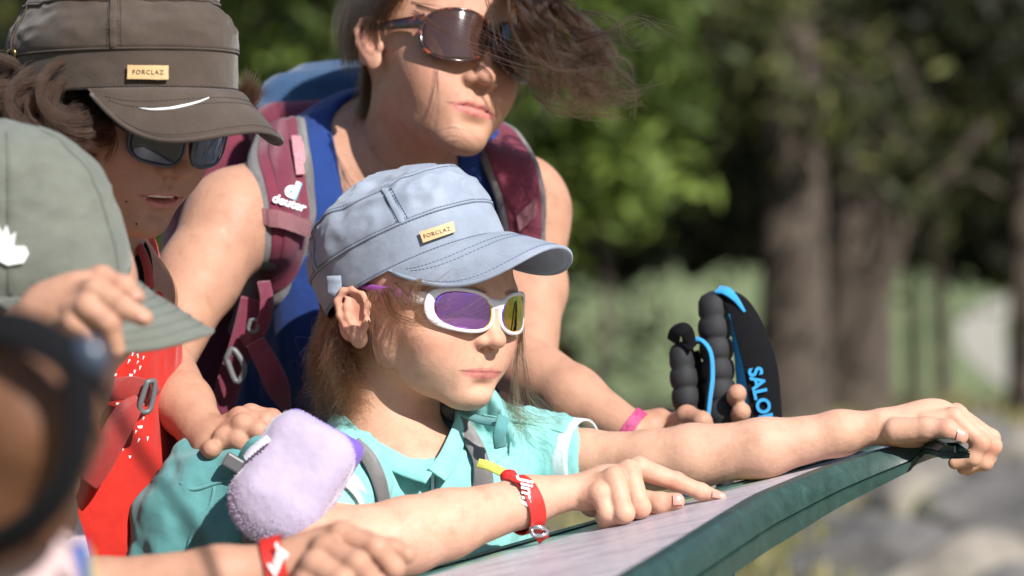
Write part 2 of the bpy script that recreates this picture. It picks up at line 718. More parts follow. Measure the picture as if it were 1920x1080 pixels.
def cloth(name, col, var=0.14, weave=6000, strength=0.35, dist=0.0006, fade=0.25, sheen=0.25, pale=None, rough=0.9):
    """woven cotton or nylon: crossed threads, washed-out patches, soft nap"""
    t = NT(name)
    v = t.coord()
    n1 = t.noise(26, 5, 0.6); n2 = t.noise(weave * 0.35, 2, 0.7)
    weave = weave if weave >= 2600 else (weave * 5 if weave < 1000 else 6000)
    pale = pale or tuple(min(1, x * 1.35 + 0.02) for x in col)
    c = t.ramp(n1, [(0.32, tuple(x * (1 - var) for x in col)), (0.55, col), (0.85, tuple(a * (1 - fade) + b * fade for a, b in zip(col, pale)))])
    c = t.mix(0.5, c, t.ramp(n2, [(0.3, (0.78,) * 3), (0.7, (1.0,) * 3)]), 'MULTIPLY')
    h = None
    for ax in ('X', 'Z'):
        w = t.add("ShaderNodeTexWave", wave_type='BANDS', bands_direction=ax)
        w.inputs["Scale"].default_value = weave / 6.28; w.inputs["Distortion"].default_value = 1.5
        w.inputs["Detail"].default_value = 1.0
        t.l.new(v, w.inputs[0])
        if h is None: h = w.outputs["Fac"]
        else:
            mm = t.add("ShaderNodeMath", operation='ADD'); t.l.new(h, mm.inputs[0]); t.l.new(w.outputs["Fac"], mm.inputs[1]); h = mm.outputs[0]
    b = t.bump(h, strength, dist)
    b = t.bump(t.noise(70, 4), 0.25, 0.004, b)
    t.set("Base Color", c).set("Roughness", rough).set("Normal", b).set("Sheen Weight", sheen).set("Sheen Roughness", 0.4)
    t.set("Specular IOR Level", 0.2)
    return t.m


def skin(name, base, red, sss=0.14):
    """skin: base tone, redder where the vertex attribute 'flush' says (lips, ears, knuckles), pores and mottling"""
    t = NT(name)
    a = t.add("ShaderNodeAttribute", attribute_name="flush")
    lip = t.add("ShaderNodeAttribute", attribute_name="lip")
    n = t.noise(55, 5, 0.6)
    dark = tuple(x * k for x, k in zip(base, (0.77, 0.70, 0.65)))
    lite = tuple(min(1, x * k) for x, k in zip(base, (1.08, 1.07, 1.06)))
    c = t.ramp(n, [(0.25, dark), (0.5, base), (0.8, lite)])
    c = t.mix(0.3, c, t.ramp(t.noise(420, 3), [(0.3, tuple(x * 0.82 for x in base)), (0.65, base)]))
    mm = t.add("ShaderNodeMath", operation='MULTIPLY'); t.l.new(a.outputs["Fac"], mm.inputs[0]); mm.inputs[1].default_value = 0.6
    c = t.mix(mm.outputs[0], c, red)
    c = t.mix(lip.outputs["Fac"], c, t.ramp(t.noise(160, 4), [(0.3, srgb(168, 88, 86)), (0.7, srgb(204, 124, 118))]))
    ln = t.add("ShaderNodeAttribute", attribute_name="mouthline")
    c = t.mix(ln.outputs["Fac"], c, srgb(92, 40, 38))
    t.set("Base Color", c)
    rr = t.ramp(t.noise(90, 4), [(0.3, (0.48,) * 3), (0.7, (0.68,) * 3)])
    t.set("Roughness", rr).set("Specular IOR Level", 0.32)
    t.set("Subsurface Weight", sss); t.b.inputs["Subsurface Radius"].default_value = (1.0, 0.35, 0.2)
    t.set("Subsurface Scale", 0.006)
    vor = t.add("ShaderNodeTexVoronoi"); vor.inputs["Scale"].default_value = 900
    t.l.new(t.coord(), vor.inputs["Vector"])
    b = t.bump(vor.outputs["Distance"], 0.12, 0.0005)
    b = t.bump(t.noise(240, 4), 0.3, 0.0009, b)
    b = t.bump(t.noise(34, 3), 0.35, 0.004, b)
    t.set("Normal", b)
    return t.m


def hair_mat(name, col, rough=0.32):
    t = NT(name)
    t.n.remove(t.b)
    h = t.add("ShaderNodeBsdfHairPrincipled")
    try:
        h.model = 'CHIANG'
    except Exception:
        pass
    h.parametrization = 'COLOR'
    info = t.add("ShaderNodeHairInfo")
    c = t.ramp(info.outputs["Random"], [(0.0, tuple(x * 0.6 for x in col)), (0.6, col), (1.0, tuple(min(1, x * 1.7) for x in col))])
    t.l.new(c, h.inputs["Color"])
    h.inputs["IOR"].default_value = 1.36
    h.inputs["Roughness"].default_value = rough
    h.inputs["Radial Roughness"].default_value = 0.4
    t.l.new(h.outputs[0], t.out.inputs[0])
    return t.m


def attr(me, name, val):
    a = me.attributes.new(name, 'FLOAT', 'POINT')
    a.data.foreach_set("value", np.asarray(val, np.float32))


SKIN_GIRL = skin("girl_skin", srgb(203, 158, 133), srgb(192, 115, 95))
SKIN_MUM = skin("tanned_skin", srgb(182, 137, 113), srgb(174, 108, 94))
SKIN_BOY = skin("boy_skin", srgb(170, 126, 102), srgb(168, 100, 82))
SKIN_DARK = skin("shade_darkened_tan_skin", srgb(108, 72, 50), srgb(160, 92, 66))  # tanned skin, base colour darkened further to stand in for shade on the arm
NAIL = plain("nail", srgb(200, 150, 134), 0.25, var=0.05, bump=0)
# ------------------------------------------------------------------ ground, slopes, trees, rocks
def ground_mat():
    t = NT("dry_meadow_ground")
    a = t.noise(.5, 5, .6); f = t.noise(9, 5, .7); g = t.noise(60, 3, .7)
    c = t.ramp(a, [(.3, srgb(120, 118, 84)), (.5, srgb(132, 126, 100)), (.7, srgb(150, 142, 124))])
    c = t.mix(.5, c, t.ramp(f, [(.3, srgb(92, 96, 56)), (.5, srgb(150, 140, 112)), (.75, srgb(178, 168, 150))]))
    t.set("Base Color", c).set("Roughness", .95).set("Normal", t.bump(g, .8, .02))
    return t.m


def hill_mat():
    t = NT("grassy_slope")
    a = t.noise(.06, 5, .6); f = t.noise(.8, 4, .6)
    c = t.ramp(a, [(.35, srgb(76, 92, 54)), (.5, srgb(100, 114, 74)), (.62, srgb(116, 124, 86)), (.75, srgb(66, 80, 50))])
    c = t.mix(.35, c, t.ramp(f, [(.3, srgb(70, 84, 46)), (.7, srgb(130, 132, 98))]))
    t.set("Base Color", c).set("Roughness", .95)
    return t.m


def hgt(x, y):
    """ground height: level round the board, a valley then rising slopes far off"""
    r = np.hypot(x, y - 2)
    h = 0.05 * np.sin(x * .9 + 1) * np.sin(y * .8) * np.clip((r - 3) / 4, 0, 1)
    h = h - .0 * r
    dip = np.clip((r - 25) / 36, 0, 1)
    h = h - 5.0 * dip * dip * (3 - 2 * dip)
    far = np.clip((r - 85) / 200, 0, 3.2)
    h = h + 52 * far ** 1.1 * (1 + .22 * np.sin(np.arctan2(x, y) * 5 + 1))
    return h


n = 150
rr = np.r_[np.linspace(0, 45, 70), np.geomspace(46, 700, 50)]
th = np.linspace(0, 2 * math.pi, 121)[:-1]
A = np.array([[(r * math.sin(a), 2 + r * math.cos(a), 0) for r in rr] for a in th])
A[..., 2] = hgt(A[..., 0], A[..., 1])
half = 72
g_in = grid_mesh("ground", A[:, :half][:, ::-1], closed_u=True)
tag(link("ground", g_in, ground_mat()), kind="structure")
g_out = grid_mesh("hills", A[:, half - 1:][:, ::-1], closed_u=True)
tag(link("hills", g_out, hill_mat()), kind="structure")
for o in list(COL.objects)[-2:]:
    bm = bmesh.new(); bm.from_mesh(o.data)
    for f in bm.faces:
        if f.normal.z < 0: f.normal_flip()
    bm.to_mesh(o.data); bm.free()


def bark():
    t = NT("grey_bark")
    w = t.noise(3.5, 6, .7, stretch=(4, 4, .6)); f = t.noise(20, 4, .7, stretch=(3, 3, .8))
    c = t.ramp(w, [(.3, srgb(50, 43, 37)), (.5, srgb(88, 77, 67)), (.7, srgb(122, 109, 97))])
    t.set("Base Color", c).set("Roughness", .95).set("Normal", t.bump(f, 1.0, .03))
    return t.m


def needles(name, a, b, c3):
    t = NT(name)
    oi = t.add("ShaderNodeAttribute", attribute_name="tone")
    c = t.ramp(oi.outputs["Fac"], [(0, a), (.55, b), (1, c3)])
    t.set("Base Color", c).set("Roughness", .6).set("Specular IOR Level", .3)
    tr = t.add("ShaderNodeBsdfTranslucent"); t.l.new(c, tr.inputs[0])
    mx = t.add("ShaderNodeMixShader"); mx.inputs[0].default_value = .3
    t.l.new(t.b.outputs[0], mx.inputs[1]); t.l.new(tr.outputs[0], mx.inputs[2]); t.l.new(mx.outputs[0], t.out.inputs[0])
    return t.m


M_BARK = bark()
M_NEED_DARK = needles("dark_conifer_needles", srgb(24, 28, 18), srgb(40, 45, 26), srgb(84, 88, 48))
M_NEED_OLIVE = needles("olive_conifer_needles", srgb(36, 40, 24), srgb(66, 70, 36), srgb(122, 124, 68))
M_NEED_LIME = needles("bright_larch_needles", srgb(50, 62, 26), srgb(88, 106, 42), srgb(144, 164, 78))


def crown_mesh(name, r, z0, z1, rad, n_br, clumps, seed, size=.16, droop=.35):
    """branches in whorls, each carrying tufts of small leaf-sized faces"""
    rg = np.random.default_rng(seed)
    V, tone = [], []
    br = []
    for i in range(n_br):
        h = (i + rg.random()) / n_br
        z = z0 + (z1 - z0) * h ** 1.1
        L = rad * (1 - h) ** .75 * rg.uniform(.65, 1.1) + .25
        az = rg.uniform(0, 2 * math.pi)
        d = np.array((math.cos(az), math.sin(az), 0)); side = np.array((-d[1], d[0], 0))
        br.append((np.array((d[0] * r * .5, d[1] * r * .5, z)), np.array((d[0] * L, d[1] * L, z - droop * L)), L))
        bt = rg.uniform(-.25, .25)
        m = int(clumps * (.4 + .6 * L / rad))
        s = rg.uniform(.18, 1.05, m)
        p = np.array((0, 0, z)) + np.outer(s, d * L) + np.outer(rg.normal(0, .16, m) * L * s, side)
        p[:, 2] += -droop * L * s ** 1.6 + rg.normal(0, .06, m) * L - rg.random(m) * .25 * L * .6
        tn = np.clip(.45 + bt + rg.normal(0, .18, m), 0, 1)
        for q, t_ in zip(p, tn):
            for k in range(8):
                c = q + rg.normal(0, size * .9, 3)
                u = unit(rg.normal(0, 1, 3)); v = unit(np.cross(u, rg.normal(0, 1, 3)))
                a = size * rg.uniform(.35, .85)
                V += [c - u * a - v * a * .16, c + u * a * .2 - v * a * .3, c + u * a + v * a * .1, c - u * a * .1 + v * a * .3]
                tone += [np.clip(t_ + rg.normal(0, .08), 0, 1)] * 4
    V = np.array(V)
    me = mesh_np(name, V, np.arange(len(V)).reshape(-1, 4))
    attr(me, "tone", tone)
    return me, br


def trunk_mesh(name, r, h, br, lean=(0, 0), seed=0, base=0.0):
    rg = np.random.default_rng(seed)
    pts = [np.array((lean[0] * t + rg.normal(0, .03) * (t > 0), lean[1] * t + rg.normal(0, .03) * (t > 0), h * t)) for t in np.linspace(0, 1, 9)]
    pts[0][2] = base
    rad = [r * 1.5, r * 1.08, r, r * .9, r * .78, r * .62, r * .45, r * .25, r * .08]
    ms = [tube(name, spline(pts, 28), rad, None, None, 16, cap=False)]
    for a, b_, L in br[:26]:
        mid = a * .5 + b_ * .5 + np.array((0, 0, .12 * L))
        ms.append(tube(name, spline([a, mid, b_], 7), [r * .16, r * .05], None, None, 6, cap=False))
    V, F, n_ = [], [], 0
    for m_ in ms:
        V.append(verts_of(m_)); F += [[i + n_ for i in p.vertices] for p in m_.polygons]; n_ += len(m_.vertices); bpy.data.meshes.remove(m_)
    V = np.vstack(V)
    V[:, :2] *= (1 + .10 * fbm(V * np.array((3, 3, .7)) + seed, 3))[:, None]
    return mesh_np(name, V, F)


def tree(x, y, r, h, z0, rad, m, label, seed, n_br=60, clumps=26, lean=(0, 0), group="trees behind the family", size=.16, droop=.35):
    g0 = float(hgt(np.array(x), np.array(y)))
    root = empty("conifer_tree", (x, y, 0), label, "tree", group)
    cm, br = crown_mesh("crown", r, z0, h, rad, n_br, clumps, seed, size, droop)
    tm = trunk_mesh("trunk", r, h, br, lean, seed, g0 - .1)
    for nm, me_, mm in (("trunk", tm, M_BARK), ("crown", cm, mm_(m))):
        o = bpy.data.objects.new(nm, me_); COL.objects.link(o); o.parent = root
        me_.materials.append(mm)
        if nm == "trunk": me_.polygons.foreach_set("use_smooth", np.ones(len(me_.polygons), bool))
    return root


def mm_(m): return m


def gx(px, d): return (px - 960) * K * d


TREES = [
    # px, distance, trunk radius, height, crown from, crown radius, needles, label
    (1485, 23, .21, 15, 2.9, 2.4, M_NEED_OLIVE, "left one of the two grey trunked conifers standing behind the trekking poles", 3),
    (1600, 25, .24, 16, 2.8, 2.6, M_NEED_DARK, "right one of the two grey trunked conifers standing behind the trekking poles", 4),
    (1655, 31, .07, 18, 3.2, 3.2, M_NEED_DARK, "dark conifer close behind the pair of grey trunks", 5),
    (1770, 30, .06, 17, 2.9, 3.3, M_NEED_DARK, "dark conifer behind the fallen grey limb", 6),
    (1925, 26, .12, 15, 3.2, 2.8, M_NEED_DARK, "dark conifer cut by the right edge of the picture", 7),
    (1500, 35, .06, 16, 3.5, 2.4, M_NEED_OLIVE, "olive conifer far back in line with the left grey trunk", 8),
    (1130, 20, .03, 3.3, 1.9, .62, M_NEED_LIME, "bright green larch right of the woman's blown hair", 9),
    (1010, 22, .045, 4.0, 2.1, .8, M_NEED_LIME, "bright green larch behind the woman's shoulder", 10),
    (590, 19, .08, 7, 2.1, 1.2, M_NEED_LIME, "bright green larch between the brown cap and the woman's head", 11),
    (500, 24, .17, 14, 1.3, 2.6, M_NEED_OLIVE, "olive conifer right behind the brown cap", 12),
    (660, 30, .2, 16, 1.2, 3.2, M_NEED_DARK, "dark conifer behind the woman's head", 13),
    (1715, 33, .06, 18, 2.8, 3.6, M_NEED_DARK, "dark conifer far back beyond the fallen limb", 14),
    (1575, 37, .06, 18, 3.7, 3.2, M_NEED_DARK, "dark conifer far back in the gap between the grey trunks", 15),
    (250, 24, .2, 15, 1.2, 3.0, M_NEED_OLIVE, "olive conifer behind the boy in the brown cap", 16),
    (1960, 33, .2, 19, 3.2, 3.4, M_NEED_DARK, "tall dark conifer far back at the right edge", 17),
    (960, 30, .10, 17, 3.6, 1.9, M_NEED_OLIVE, "olive conifer behind the woman's far shoulder, left of the pale meadow", 18),
]
for px, d, r_, h_, z0, rad, m, lab, sd in TREES:
    tree(gx(px, d), d, r_, h_, z0, rad, m, lab, sd, n_br=int(9 * h_ * .55), clumps=30, size=.17, droop=.42)

# far wood as one mass
V, tone = [], []
rg = np.random.default_rng(77)
for i in range(26000):
    a = rg.uniform(-.42, .42); r = rg.uniform(46, 64)
    if a < .035 and a > -.0: 
        if rg.random() < .0: continue
    x, y = r * math.sin(a), r * math.cos(a)
    px = 960 + x / y / K
    open_ = px > 900
    zmin = .2
    z = zmin + (14 - zmin) * rg.random() ** 1.6 + float(hgt(np.array(x), np.array(y)))
    if open_: z = 2.45 + 11 * rg.random() ** 1.6
    c = np.array((x, y, z))
    t_ = rg.random() * .5
    for k in range(2):
        u = unit(rg.normal(0, 1, 3)); v = unit(np.cross(u, rg.normal(0, 1, 3))); s = rg.uniform(.3, .7)
        q = c + rg.normal(0, .4, 3)
        V += [q - u * s - v * s * .5, q + u * s - v * s * .5, q + u * s + v * s * .5, q - u * s + v * s * .5]; tone += [t_] * 4
V = np.array(V); me = mesh_np("forest", V, np.arange(len(V)).reshape(-1, 4)); attr(me, "tone", tone)
tag(link("forest", me, M_NEED_DARK, smooth=False), kind="stuff")

# fallen dead limb leaning across the dark wood
lb = empty("dead_limb", P(1640, 640, 23.5), "pale dead limb leaning up to the right across the dark trees", "branch")
tube("limb", [P(1600, 700, 23.6), P(1690, 430, 23.4), P(1760, 340, 23.2), P(1850, 235, 23.0)], [.10, .09, .075, .04], M_BARK, lb, 10, n=24)
tube("twig", [P(1690, 430, 23.4), P(1640, 380, 23.3), P(1610, 330, 23.2)], [.05, .02], M_BARK, lb, 8, n=10)
tube("twig", [P(1760, 340, 23.2), P(1820, 330, 23.1), P(1880, 360, 23.0)], [.04, .02], M_BARK, lb, 8, n=10)

# path winding up at the right
def far_hit(px, py):
    for r in np.arange(75, 500, .5):
        q = P(px, py, r)
        if q[2] < hgt(np.array(q[0]), np.array(q[1])): return np.array((q[0], q[1], 0))
    return P(px, py, 300) * np.array((1, 1, 0))


pth = spline([far_hit(*q) for q in ((1980, 760), (1920, 728), (1868, 690), (1842, 650), (1840, 615), (1862, 590), (1910, 572), (1970, 566))], 60)
T = np.gradient(pth, axis=0)
A = []
for p, t in zip(pth, T):
    nn = unit(np.array((t[1], -t[0], 0)))
    A.append([[*(p + nn * s)[:2], float(hgt(np.array((p + nn * s)[0]), np.array((p + nn * s)[1]))) + .06] for s in np.linspace(-.8, .8, 5)])
me = grid_mesh("path", np.array(A))
tag(link("path", me, plain("pale_gravel", srgb(150, 145, 132), .95, scale=3, bscale=20, bump=.6)), kind="structure")

# boulders
def rock_mat(name, a, b_):
    t = NT(name)
    c = t.ramp(t.noise(2.2, 6, .65), [(.3, a), (.6, b_), (.8, tuple(min(1, x * 1.2) for x in b_))])
    c = t.mix(t.ramp(t.noise(1.1, 3), [(.58, (0, 0, 0)), (.66, (.6,) * 3)]), c, srgb(120, 118, 66))
    t.set("Base Color", c).set("Roughness", .9).set("Normal", t.bump(t.noise(14, 5, .7), .8, .03))
    return t.m


M_ROCK = rock_mat("grey_rock", srgb(66, 64, 62), srgb(122, 117, 112)); M_ROCK2 = rock_mat("tan_rock", srgb(92, 86, 76), srgb(152, 143, 130))
ROCKS = [(1500, 1010, 9.0, .20), (1600, 960, 10.5, .26), (1720, 930, 11, .34), (1830, 950, 10, .30), (1900, 1000, 9, .28), (1660, 1050, 8.4, .24), (1780, 1050, 8.6, .26),
         (1560, 1060, 8.2, .18), (1880, 880, 12.5, .36), (1760, 860, 14, .36), (1640, 900, 12.5, .24), (1560, 900, 13, .22), (1910, 820, 15, .4), (1700, 800, 17, .34), (1820, 800, 17.5, .4), (1440, 1060, 8.6, .16), (1850, 1065, 7.8, .24), (1540, 850, 16, .2), (1620, 830, 17, .24)]
RL = ["small grey boulder just below the dark underside of the board", "tan boulder left of the biggest pair under the board's right end", "broad pale boulder straight below the closed hand", "grey boulder right below the closed fingers", "tan boulder at the right edge, a hand's width above the corner",
      "low grey boulder touching the bottom edge left of the corner", "tan lump at the bottom edge nearest the lower right corner but two", "small grey stone at the bottom edge beneath the board's corner", "big tan boulder at the right edge level with the closed hand", "broad grey boulder half hidden behind the closed hand",
      "small tan boulder behind the board's end", "small grey boulder showing over the board's rim", "large tan boulder highest on the right edge of the slope", "pale grey boulder behind the closed hand's wrist", "large tan boulder above and right of the closed hand",
      "small grey stone at the bottom edge nearest the board's post", "tan boulder in the lower right corner", "grey stone behind the straight forearm near the elbow", "tan stone behind the straight forearm near the wrist"]
for i, (px, py, d, s) in enumerate(ROCKS):
    rg = np.random.default_rng(200 + i)
    bm = bmesh.new(); bmesh.ops.create_icosphere(bm, subdivisions=4, radius=1)
    V = np.array([v.co for v in bm.verts]); me = bpy.data.meshes.new("boulder"); bm.to_mesh(me); bm.free()
    q = V + rg.normal(0, .0, 3)
    for k in range(9):
        n_ = unit(rg.normal(0, 1, 3)); c_ = rg.uniform(.5, .85); dd = q @ n_ - c_
        q = q - np.outer(np.maximum(dd, 0) * .85, n_)
    q = q * (1 + .10 * fbm(V * 2 + i * 7, 3))[:, None] * np.array((rg.uniform(1, 1.5), rg.uniform(.9, 1.2), rg.uniform(.65, .95))) * s
    x, y = gx(px, d), d
    z = CAM_Z - (py - 540) * K * d
    gz = float(hgt(np.array(x), np.array(y)))
    me.vertices.foreach_set("co", q.astype(np.float32).ravel()); me.update()
    me.materials.append(M_ROCK if i % 3 else M_ROCK2)
    me.polygons.foreach_set("use_smooth", np.ones(len(me.polygons), bool))
    o = bpy.data.objects.new("boulder", me); COL.objects.link(o); o.location = (x, y, max(gz, z - s * .3)); o.rotation_euler = (0, 0, rg.uniform(0, 6))
    if o.location.z - gz > s * .5:
        o.location.z = gz + s * .25
    tag(o, RL[i], "boulder", "boulders on the stony slope")

# stones and grass tufts too many to count
V, F = [], []
rg = np.random.default_rng(5)
for i in range(2600):
    d = rg.uniform(6, 30); x = rg.uniform(-.2, .2) * d; s = rg.uniform(.03, .12)
    z = float(hgt(np.array(x), np.array(d)))
    o_ = len(V)
    for k in range(8):
        V.append(np.array((x, d, z)) + s * np.array((rg.uniform(.6, 1.2) * (1 if k & 1 else -1), rg.uniform(.6, 1.2) * (1 if k & 2 else -1), (rg.uniform(.5, .9) if k & 4 else -.2))))
    F += [tuple(o_ + q for q in f) for f in ((0, 2, 3, 1), (4, 5, 7, 6), (0, 1, 5, 4), (2, 6, 7, 3), (0, 4, 6, 2), (1, 3, 7, 5))]
tag(link("stones", mesh_np("stones", np.array(V), np.array(F)), M_ROCK2, smooth=False), kind="stuff")
V, tone = [], []
for i in range(30000):
    d = rg.uniform(5, 40); x = rg.uniform(-.25, .25) * d
    if fbm(np.array([[x * .5, d * .5, 3.3]]), 2)[0] < -.02: continue
    z = float(hgt(np.array(x), np.array(d))); a = rg.uniform(0, 6.28); h_ = rg.uniform(.06, .2); w = .012 * (1 + d / 20)
    l = rg.normal(0, .05, 2); c, s_ = math.cos(a) * w, math.sin(a) * w
    V += [(x - c, d - s_, z), (x + c, d + s_, z), (x + l[0] + c * .3, d + l[1] + s_ * .3, z + h_), (x + l[0] - c * .3, d + l[1] - s_ * .3, z + h_)]; tone += [rg.random()] * 4
V = np.array(V); me = mesh_np("grass", V, np.arange(len(V)).reshape(-1, 4)); attr(me, "tone", tone)
M_GRASS = needles("dry_grass", srgb(96, 100, 54), srgb(140, 136, 84), srgb(186, 172, 124))
tag(link("grass", me, M_GRASS, smooth=False), kind="stuff")
# ------------------------------------------------------------------ information board
BZ0, BSL = .923, .23


def bd(px, py, lift=0.0):
    """where a line of sight meets the plane of the board"""
    d = (CAM_Z - BZ0 - lift) / (K * ((py - 540) + BSL * (px - 960)))
    return P(px, py, d)


near_px = [(1792, 836), (1764, 829), (1735, 830), (1690, 841), (1623, 860), (1545, 886), (1479, 913), (1431, 934), (1370, 970), (1287, 1022), (1196, 1077), (1120, 1118)]
nearc = [bd(*q) for q in near_px]
for x, y in ((-.02, 2.0), (-.16, 1.97), (-.30, 2.02)):
    nearc.append(np.array((x, y, BZ0 + BSL * x)))
farc = [bd(*q) for q in ((1742, 813), (1640, 840), (1400, 905), (1120, 980), (770, 1078))]
farc.append(np.array((-.32, 2.50, BZ0 - BSL * .32)))
nc = spline(nearc, 60)
outline = np.vstack([nc, spline(farc[::-1], 40)])
board = empty("information_board", (.08, 2.42, 0), "tilted information board in a dark green metal frame, the girl pointing at it", "board")


def mk_frame():
    t = NT("dark_green_painted_metal")
    n = t.noise(60, 5, .65); sc = t.noise(300, 2, .7, stretch=(1, 4, 1))
    c = t.ramp(n, [(.3, srgb(28, 52, 47)), (.6, srgb(38, 66, 60)), (.8, srgb(54, 82, 75))])
    c = t.mix(t.ramp(sc, [(.68, (0, 0, 0)), (.74, (1, 1, 1))]), c, srgb(98, 112, 106))
    t.set("Base Color", c).set("Roughness", t.ramp(n, [(.3, (.42,) * 3), (.7, (.62,) * 3)])).set("Coat Weight", .05)
    t.set("Normal", t.bump(n, .3, .002))
    return t.m


def mk_sheet():
    t = NT("printed_sheet")
    sm = t.noise(16, 4, .6, stretch=(1, 2.4, 1)); fine = t.noise(140, 3, .6, stretch=(1.0, 5, 1)); big = t.noise(5, 2, .5)
    c = t.ramp(big, [(.35, srgb(190, 184, 188)), (.6, srgb(208, 203, 208))])
    c = t.mix(t.ramp(sm, [(.47, (0, 0, 0)), (.62, (.6,) * 3)]), c, srgb(150, 142, 160))
    c = t.mix(t.ramp(fine, [(.55, (0, 0, 0)), (.64, (.55,) * 3)]), c, srgb(108, 96, 108))
    sp = t.add("ShaderNodeSeparateXYZ"); t.l.new(t.coord(), sp.inputs[0])
    # a tinted strip of landscape along the far edge
    mr = t.add("ShaderNodeMath", operation='MULTIPLY_ADD'); mr.inputs[1].default_value = -.62; mr.inputs[2].default_value = 0
    t.l.new(sp.outputs["X"], mr.inputs[0])
    ad = t.add("ShaderNodeMath", operation='ADD'); t.l.new(sp.outputs["Y"], ad.inputs[0]); t.l.new(mr.outputs[0], ad.inputs[1])
    e = t.ramp(ad.outputs[0], [(0.0, (0, 0, 0)), (1.0, (1, 1, 1))])
    mr2 = t.add("ShaderNodeMapRange"); mr2.inputs[1].default_value = 2.555; mr2.inputs[2].default_value = 2.58
    t.l.new(ad.outputs[0], mr2.inputs[0])
    land = t.ramp(t.noise(24, 4), [(.3, srgb(70, 104, 104)), (.5, srgb(120, 146, 138)), (.62, srgb(176, 178, 96)), (.75, srgb(96, 130, 116))])
    c = t.mix(mr2.outputs[0], c, land)
    t.set("Base Color", c).set("Roughness", .42).set("Coat Weight", .1); t.set("Coat Roughness", .15)
    t.set("Normal", t.bump(t.noise(30, 3), .08, .002))
    return t.m


M_FRAME = mk_frame()
# sheet
bm = bmesh.new()
top = [bm.verts.new(v) for v in outline]
bot = [bm.verts.new(v - np.array((0, 0, .006))) for v in outline]
bm.faces.new(top); bm.faces.new(bot[::-1])
for i in range(len(top)):
    j = (i + 1) % len(top); bm.faces.new((top[i], bot[i], bot[j], top[j]))
bmesh.ops.recalc_face_normals(bm, faces=bm.faces)
bmesh.ops.triangulate(bm, faces=[f for f in bm.faces if len(f.verts) > 4])
me = bpy.data.meshes.new("sheet"); bm.to_mesh(me); bm.free()
sheet = link("sheet", me, mk_sheet(), board, smooth=False)
# frame: a folded metal rim carried round the outline
cen = outline.mean(0)
N = len(outline)
SGN = 1.0 if sum(outline[i][0] * outline[(i + 1) % N][1] - outline[i][1] * outline[(i + 1) % N][0] for i in range(N)) > 0 else -1.0
prof = [(-.009, .0008), (-.009, .0028), (.001, .0030), (.007, -.004), (.012, -.020), (.0125, -.0225), (.009, -.0235), (.009, -.0255), (.0125, -.0265), (.012, -.044), (.002, -.047), (-.012, -.047), (-.012, -.043), (.002, -.040), (.000, -.004)]
V = []
for i in range(N):
    t = unit(outline[(i + 1) % N] - outline[i - 1]); nn = unit(np.array((t[1], -t[0], 0))) * SGN
    sc = float(np.interp(outline[i][0], [.10, .22, .306, .36, .385], [.9, .9, .64, .46, .24]))
    for a, z in prof:
        V.append(outline[i] + nn * a + np.array((0, 0, z * (sc if z < 0 else 1))))
m_ = len(prof)
F = [(i * m_ + k, i * m_ + (k + 1) % m_, ((i + 1) % N) * m_ + (k + 1) % m_, ((i + 1) % N) * m_ + k) for i in range(N) for k in range(m_)]
me = mesh_np("frame", np.array(V), np.array(F))
bm = bmesh.new(); bm.from_mesh(me); bmesh.ops.recalc_face_normals(bm, faces=bm.faces); bm.to_mesh(me); bm.free()
fr = link("frame", me, M_FRAME, board, smooth=True)
mod = fr.modifiers.new("edge", 'EDGE_SPLIT'); mod.split_angle = R(35)
b_bvh = bvh_of(sheet)
for x, y in ((-.14, 2.30), (.10, 2.55)):
    tube("post", [(x, y, 0), (x, y, BZ0 + BSL * x - .04)], .03, M_FRAME, board, 16)
    box("bracket", (x, y, BZ0 + BSL * x - .035), ((1, 0, BSL), (0, 1, 0), (-BSL, 0, 1)), (.08, .10, .02), M_FRAME, board, .003)
for q in ((1480, 985), (1600, 925), (1700, 880)):
    pass
# ------------------------------------------------------------------ heads
def head_axes(phi, pitch, roll):
    """columns: the head's right, forward, up. phi: how far it turns from image-right towards us; pitch down; roll clockwise"""
    p, t, r = R(phi), R(pitch), R(roll)
    f0 = np.array((math.cos(p), -math.sin(p), 0)); r0 = np.array((-math.sin(p), -math.cos(p), 0)); z = np.array((0, 0, 1.0))
    f = f0 * math.cos(t) - z * math.sin(t); u = z * math.cos(t) + f0 * math.sin(t)
    c, s = math.cos(r), math.sin(r)
    RY = np.array(((c, 0, s), (0, 1, 0), (-s, 0, c)))
    return np.stack([RY @ r0, RY @ f, RY @ u], 1)


